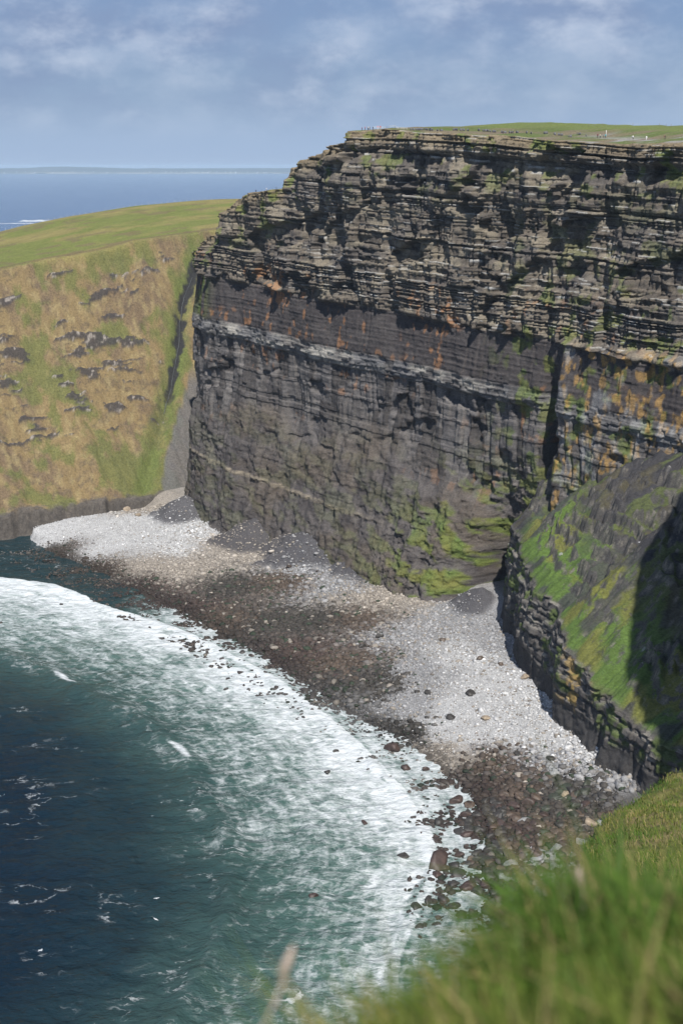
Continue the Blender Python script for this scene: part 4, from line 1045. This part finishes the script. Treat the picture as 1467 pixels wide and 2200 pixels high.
# ------------------------------------------------------------------ people, railings and fences on the heights
PV = project(CLIFF_P)
def plat(px, e):
    """point of the cliff top at photograph column px, e metres behind the edge"""
    cost = np.where(over, np.abs(PV[..., 0] - px) * 0.25 + np.abs(inl - e), 1e9)
    i = np.unravel_index(np.argmin(cost), cost.shape)
    return CLIFF_P[i]
def make_person():
    me = bpy.data.meshes.new('person'); 
    pts = {'pel': (0, 0, 0.95, 0.15), 'wst': (0, 0, 1.12, 0.135), 'chs': (0, 0, 1.34, 0.165), 'nck': (0, 0, 1.50, 0.06), 'hd0': (0, -0.01, 1.60, 0.085), 'hd1': (0, -0.015, 1.70, 0.085),
           'lh': (-0.10, 0, 0.90, 0.10), 'lk': (-0.11, -0.02, 0.50, 0.07), 'la': (-0.11, 0.02, 0.08, 0.048), 'lt': (-0.12, -0.14, 0.04, 0.04), 'rh': (0.10, 0, 0.90, 0.10), 'rk': (0.12, -0.04, 0.50, 0.07), 'ra': (0.13, 0.0, 0.08, 0.048), 'rt': (0.14, -0.16, 0.04, 0.04),
           'ls': (-0.20, 0, 1.41, 0.07), 'le': (-0.27, 0.03, 1.14, 0.05), 'lw': (-0.25, -0.08, 0.90, 0.038), 'lf': (-0.24, -0.11, 0.80, 0.036), 'rs': (0.20, 0, 1.41, 0.07), 're': (0.28, 0.03, 1.14, 0.05), 'rw': (0.26, -0.10, 0.91, 0.038), 'rf': (0.25, -0.13, 0.81, 0.036)}
    E = 'pel-wst wst-chs chs-nck nck-hd0 hd0-hd1 pel-lh lh-lk lk-la la-lt pel-rh rh-rk rk-ra ra-rt chs-ls ls-le le-lw lw-lf chs-rs rs-re re-rw rw-rf'.split()
    ks = list(pts)
    me.from_pydata([pts[k][:3] for k in ks], [tuple(ks.index(q) for q in e.split('-')) for e in E], [])
    o = bpy.data.objects.new('person_base', me); COL.objects.link(o)
    sk = o.modifiers.new('skin', 'SKIN')
    for k, v in zip(ks, me.skin_vertices[0].data): v.radius = (pts[k][3],) * 2; v.use_root = (k == 'pel')
    sb = o.modifiers.new('sub', 'SUBSURF'); sb.levels = 1; sb.render_levels = 1
    dg = bpy.context.evaluated_depsgraph_get(); dg.update()
    out = bpy.data.meshes.new_from_object(o.evaluated_get(dg))
    bpy.data.objects.remove(o)
    out.name = 'person'
    out.materials.clear()
    mats = [plain_mat('cloth', (0.05, 0.05, 0.06)) for _ in range(4)]
    for mm in mats: out.materials.append(mm)
    for pl in out.polygons:
        zc_ = pl.center.z; hand = abs(pl.center.x) > 0.19 and zc_ < 0.87
        pl.material_index = 2 if hand else 0 if zc_ < 0.92 else 1 if zc_ < 1.50 else (3 if (zc_ > 1.71 or pl.center.y > 0.02) else 2)
        pl.use_smooth = True
    return out
PERSON = make_person()
CLOTH = {'navy': (0.02, 0.03, 0.08), 'black': (0.015, 0.015, 0.018), 'red': (0.40, 0.03, 0.03), 'white': (0.7, 0.7, 0.7), 'turquoise': (0.05, 0.35, 0.38), 'maroon': (0.16, 0.02, 0.04), 'grey': (0.2, 0.2, 0.21), 'pink': (0.6, 0.25, 0.28), 'beige': (0.45, 0.38, 0.28), 'orange': (0.7, 0.22, 0.04)}
cm = {k: plain_mat('cloth_' + k, v, 0.85, 0.1) for k, v in CLOTH.items()}
m_skin = plain_mat('skin', (0.5, 0.3, 0.22), 0.6, 0.05); m_hair = plain_mat('hair', (0.05, 0.03, 0.02), 0.7, 0.2)
def person(px, e, jacket, legs, label, face=None, dz=0.0):
    p0 = plat(px, e)
    o = bpy.data.objects.new('person', PERSON); COL.objects.link(o)
    o.location = (p0[0], p0[1], p0[2] + dz); o.rotation_euler.z = face if face is not None else random.uniform(-2, 2)
    s_ = random.uniform(0.97, 1.06); o.scale = (s_ * 1.05, s_ * 1.05, s_)
    for sl, mm in zip(o.material_slots, (cm[legs], cm[jacket], m_skin, m_hair)): sl.link = 'OBJECT'; sl.material = mm
    tag(o, label, 'person', 'visitors on the cliff top')
G1 = ' at the railing end on the highest corner'
for px, e, jk, lg_, d in ((779, 1.5, 'maroon', 'navy', 'person in maroon top'), (783, 2.2, 'red', 'black', 'person in red jacket'), (787, 1.6, 'navy', 'black', 'person in navy jacket'), (791, 2.4, 'white', 'navy', 'person in white top'), (795, 1.8, 'grey', 'black', 'person in grey jacket'), (798.5, 2.6, 'black', 'navy', 'person all in dark clothes')):
    person(px, e, jk, lg_, d + G1)
person(811, 3.5, 'pink', 'white', 'person in pink top standing beside the railing'); person(814, 4, 'white', 'beige', 'person in white top standing beside the railing'); person(817.5, 3.5, 'red', 'beige', 'person in red top standing beside the railing')
person(923, 9, 'navy', 'black', 'lone dark dressed person by the slab wall right of the railing')
person(1094, 14, 'black', 'navy', 'darker of two people walking by the slab wall in mid cliff top'); person(1102, 14, 'navy', 'black', 'navy dressed one of two people walking by the slab wall')
for px, e, jk, lg_, d in ((1285, 24, 'maroon', 'black', 'person in maroon jacket near the path post'), (1289, 25, 'beige', 'navy', 'person in beige jacket near the path post'), (1293, 24, 'grey', 'black', 'person in grey jacket near the path post'), (1297, 26, 'turquoise', 'navy', 'person in turquoise jacket beside the path post'), (1350, 26, 'white', 'black', 'person in white top standing alone on the stony path'), (1357, 27, 'white', 'grey', 'person in white top and grey trousers on the stony path'), (1399, 28, 'white', 'white', 'person all in white on the stony path at the right'), (1405, 28, 'black', 'black', 'person all in black next to the one in white'), (1410, 29, 'maroon', 'black', 'person in maroon behind the one in black on the path')):
    person(px, e, jk, lg_, d)
G2 = ' on the lower grassy cliff step'
for px, e, jk, lg_, d in ((546, 6, 'black', 'black', 'left one of two dark people'), (549.5, 6, 'navy', 'black', 'right one of two dark people'), (570, 7, 'navy', 'black', 'person in navy with dark trousers'), (572.5, 6, 'white', 'navy', 'person in white top and navy trousers'), (582, 7, 'navy', 'white', 'person in navy top and white trousers'), (594, 6, 'black', 'black', 'person all in black close to the rock step'), (510, 2.0, 'orange', 'beige', 'person in bright orange jacket at the outermost edge')):
    person(px, e, jk, lg_, d + G2)
M_WOOD = plain_mat('grey_timber', (0.22, 0.20, 0.17), 0.9, 0.3, 6)
M_PALE = plain_mat('pale_rail', (0.55, 0.54, 0.50), 0.7, 0.15, 3)
M_WIRE = plain_mat('fence_wire', (0.25, 0.25, 0.25), 0.5, 0.1)
M_SLAB = plain_mat('flagstone', (0.11, 0.11, 0.12), 0.85, 0.35, 0.8)
def fence(name, pts, label, cat, h, r, mat, rail_h, rail_r, railmat, rail_name):
    root = empty(name, pts[0]); o0 = np.array(pts[0])
    pm = mesh_np('post', *tube([(0, 0, -0.4), (0, 0, h * 0.6), (0, 0, h)], [r, r, r * 0.9], 6), mat, link=False).data
    for p_ in pts:
        o = bpy.data.objects.new('post', pm); COL.objects.link(o); o.parent = root
        o.location = np.array(p_) - o0; o.rotation_euler = (random.uniform(-0.05, 0.05), random.uniform(-0.05, 0.05), random.uniform(0, 3))
    for hh in rail_h:
        path = np.array(pts) - o0 + np.array((0, 0, hh))
        mesh_np(rail_name, *tube(path, [rail_r] * len(path), 5), railmat, parent=root)
    tag(root, label, cat)
fence('railing', [plat(px, 6.0) for px in np.linspace(800, 874, 13)], 'pale post and rail barrier on the highest corner of the cliff', 'railing', 1.25, 0.07, M_PALE, (0.65, 1.15), 0.05, M_PALE, 'rail')
fence('wire_fence', [plat(px, 95.0) for px in np.linspace(1262, 1500, 13)], 'wire fence on the green rise behind the right end of the cliff top', 'fence', 1.5, 0.08, M_WOOD, (0.6, 1.1), 0.015, M_WIRE, 'wire')
# fence along the ridge of the left hill: posts stand where the ridge meets the sky
ridge = []
HPJ = project(HP)
for px in np.linspace(12, 452, 34):
    j = np.argmin(np.abs(HPJ[..., 0] - px), axis=1); yy = HPJ[np.arange(len(ww)), j, 1]; yy[ww < 100] = 9e9
    i = int(np.argmin(yy)); ridge.append(HP[i, j[i]])
fence('ridge_fence', ridge, 'long wire fence along the ridge of the grassy left hill', 'fence', 1.5, 0.09, M_PALE, (0.6, 1.1), 0.02, M_WIRE, 'wire')
# upright flagstones along the cliff path
wall = empty('flagstone_wall', plat(882, 11)); w0 = np.array(wall.location)
sv, sf = box(1.25, 0.09, 1.25, -0.25)
slabs = []
for k in range(4):
    v = sv.copy(); v[4:, 2] += np.random.default_rng(k).uniform(-0.12, 0.12, 4); v[4:, 0] *= 0.94
    slabs.append(mesh_np('slab', v, sf, M_SLAB, link=False).data)
prev = None; kk = 0
for px in np.arange(880, 1262, 2.6):
    p_ = plat(px, np.interp(px, [880, 1000, 1250], [10, 16, 30]))
    if prev is not None and np.hypot(*(p_ - prev)[:2]) < 1.0: continue
    o = bpy.data.objects.new('slab', slabs[kk % 4]); COL.objects.link(o); o.parent = wall; o.location = p_ - w0
    d = (p_ - prev) if prev is not None else np.array((0.7, -0.7, 0)); o.rotation_euler.z = math.atan2(d[1], d[0]) + random.uniform(-0.1, 0.1)
    prev = p_; kk += 1
tag(wall, 'dark line of upright flagstones along the cliff top path', 'wall')
pp = plat(1301, 26); o = mesh_np('path_post', *tube([(0, 0, -0.3), (0, 0, 2.0), (0, 0, 3.4)], [0.14, 0.13, 0.12]), M_PALE); o.location = pp
tag(o, 'tall pale post beside the people on the stony path', 'post')

# ------------------------------------------------------------------ gulls
def gull_mesh():
    bv, bf = tube([(0, -0.26, 0.0), (0, -0.21, 0.015), (0, -0.1, 0.01), (0, 0.06, 0), (0, 0.2, 0.005), (0, 0.32, 0.01)], [0.01, 0.035, 0.065, 0.07, 0.04, 0.025], 8)
    V = [bv]; F = [bf]; base = len(bv)
    for s_ in (-1, 1):
        st_ = [(0.03, -0.10, 0.10, 0.03), (0.28, -0.14, 0.08, 0.10), (0.52, -0.06, 0.09, 0.08), (0.66, 0.06, 0.10, 0.03)]
        v = []
        for x, y0, y1, z_ in st_:
            v += [(s_ * x, y0, z_), (s_ * x, (y0 + y1) / 2, z_ + 0.018), (s_ * x, y1, z_), (s_ * x, (y0 + y1) / 2, z_ - 0.012)]
        f = []
        for i in range(3):
            for k in range(4):
                q0 = i * 4 + k; q1 = i * 4 + (k + 1) % 4
                f += [(q0, q1, q1 + 4), (q0, q1 + 4, q0 + 4)]
        f += [(12, 13, 14), (12, 14, 15)]
        V.append(np.array(v)); F.append(np.array(f) + base); base += len(v)
    return np.concatenate(V), np.concatenate(F)
M_GULL = plain_mat('gull_plumage', (0.72, 0.72, 0.74), 0.7, 0.12, 9)
gm = mesh_np('gull', *gull_mesh(), M_GULL, link=False).data
for px, py, d, rz_, rl, lab in ((88, 2042, 150, 1.35, 0.35, 'white gull gliding low over the dark water, wings tilted'), (337, 1930, 235, 0.4, 0.1, 'upper of two tiny white gulls over the dark sea'), (335, 1975, 235, -0.5, 0.2, 'lower of two tiny white gulls over the dark sea'), (819, 1401, 270, 1.5, 0.5, 'white gull in front of dark boulders on the beach'), (1034, 690, 380, 0.3, 0.2, 'white gull in front of the dark upper cliff face'), (1372, 1165, 330, 0.8, 0.1, 'white gull over the shaded grass slope')):
    o = bpy.data.objects.new('gull', gm); COL.objects.link(o); o.location = at_y(px, py, d)
    o.rotation_euler = (0.1, rl, rz_); tag(o, lab, 'gull', 'gulls over the bay')

# ------------------------------------------------------------------ haze over the water
hz_v = np.array([(x, y, z_) for z_ in (-6.5, 246) for x, y in ((-19500, -600), (19500, -600), (19500, 46500), (-19500, 46500))], float)
hz = mesh_np('haze', hz_v, np.array([(0, 3, 2, 1), (4, 5, 6, 7), (0, 1, 5, 4), (1, 2, 6, 5), (2, 3, 7, 6), (3, 0, 4, 7)]), [])
mh = bpy.data.materials.new('sea_haze'); mh.use_nodes = True; mh.node_tree.nodes.clear()
ho = mh.node_tree.nodes.new('ShaderNodeOutputMaterial'); hp = mh.node_tree.nodes.new('ShaderNodeVolumePrincipled')
hp.inputs['Color'].default_value = (0.60, 0.80, 1.0, 1); hp.inputs['Density'].default_value = 2.0e-5; hp.inputs['Anisotropy'].default_value = -0.12
mh.node_tree.links.new(hp.outputs[0], ho.inputs['Volume'])
hz.data.materials.append(mh)
tag(hz, 'thin blue haze over the sea', 'haze', kind='stuff')
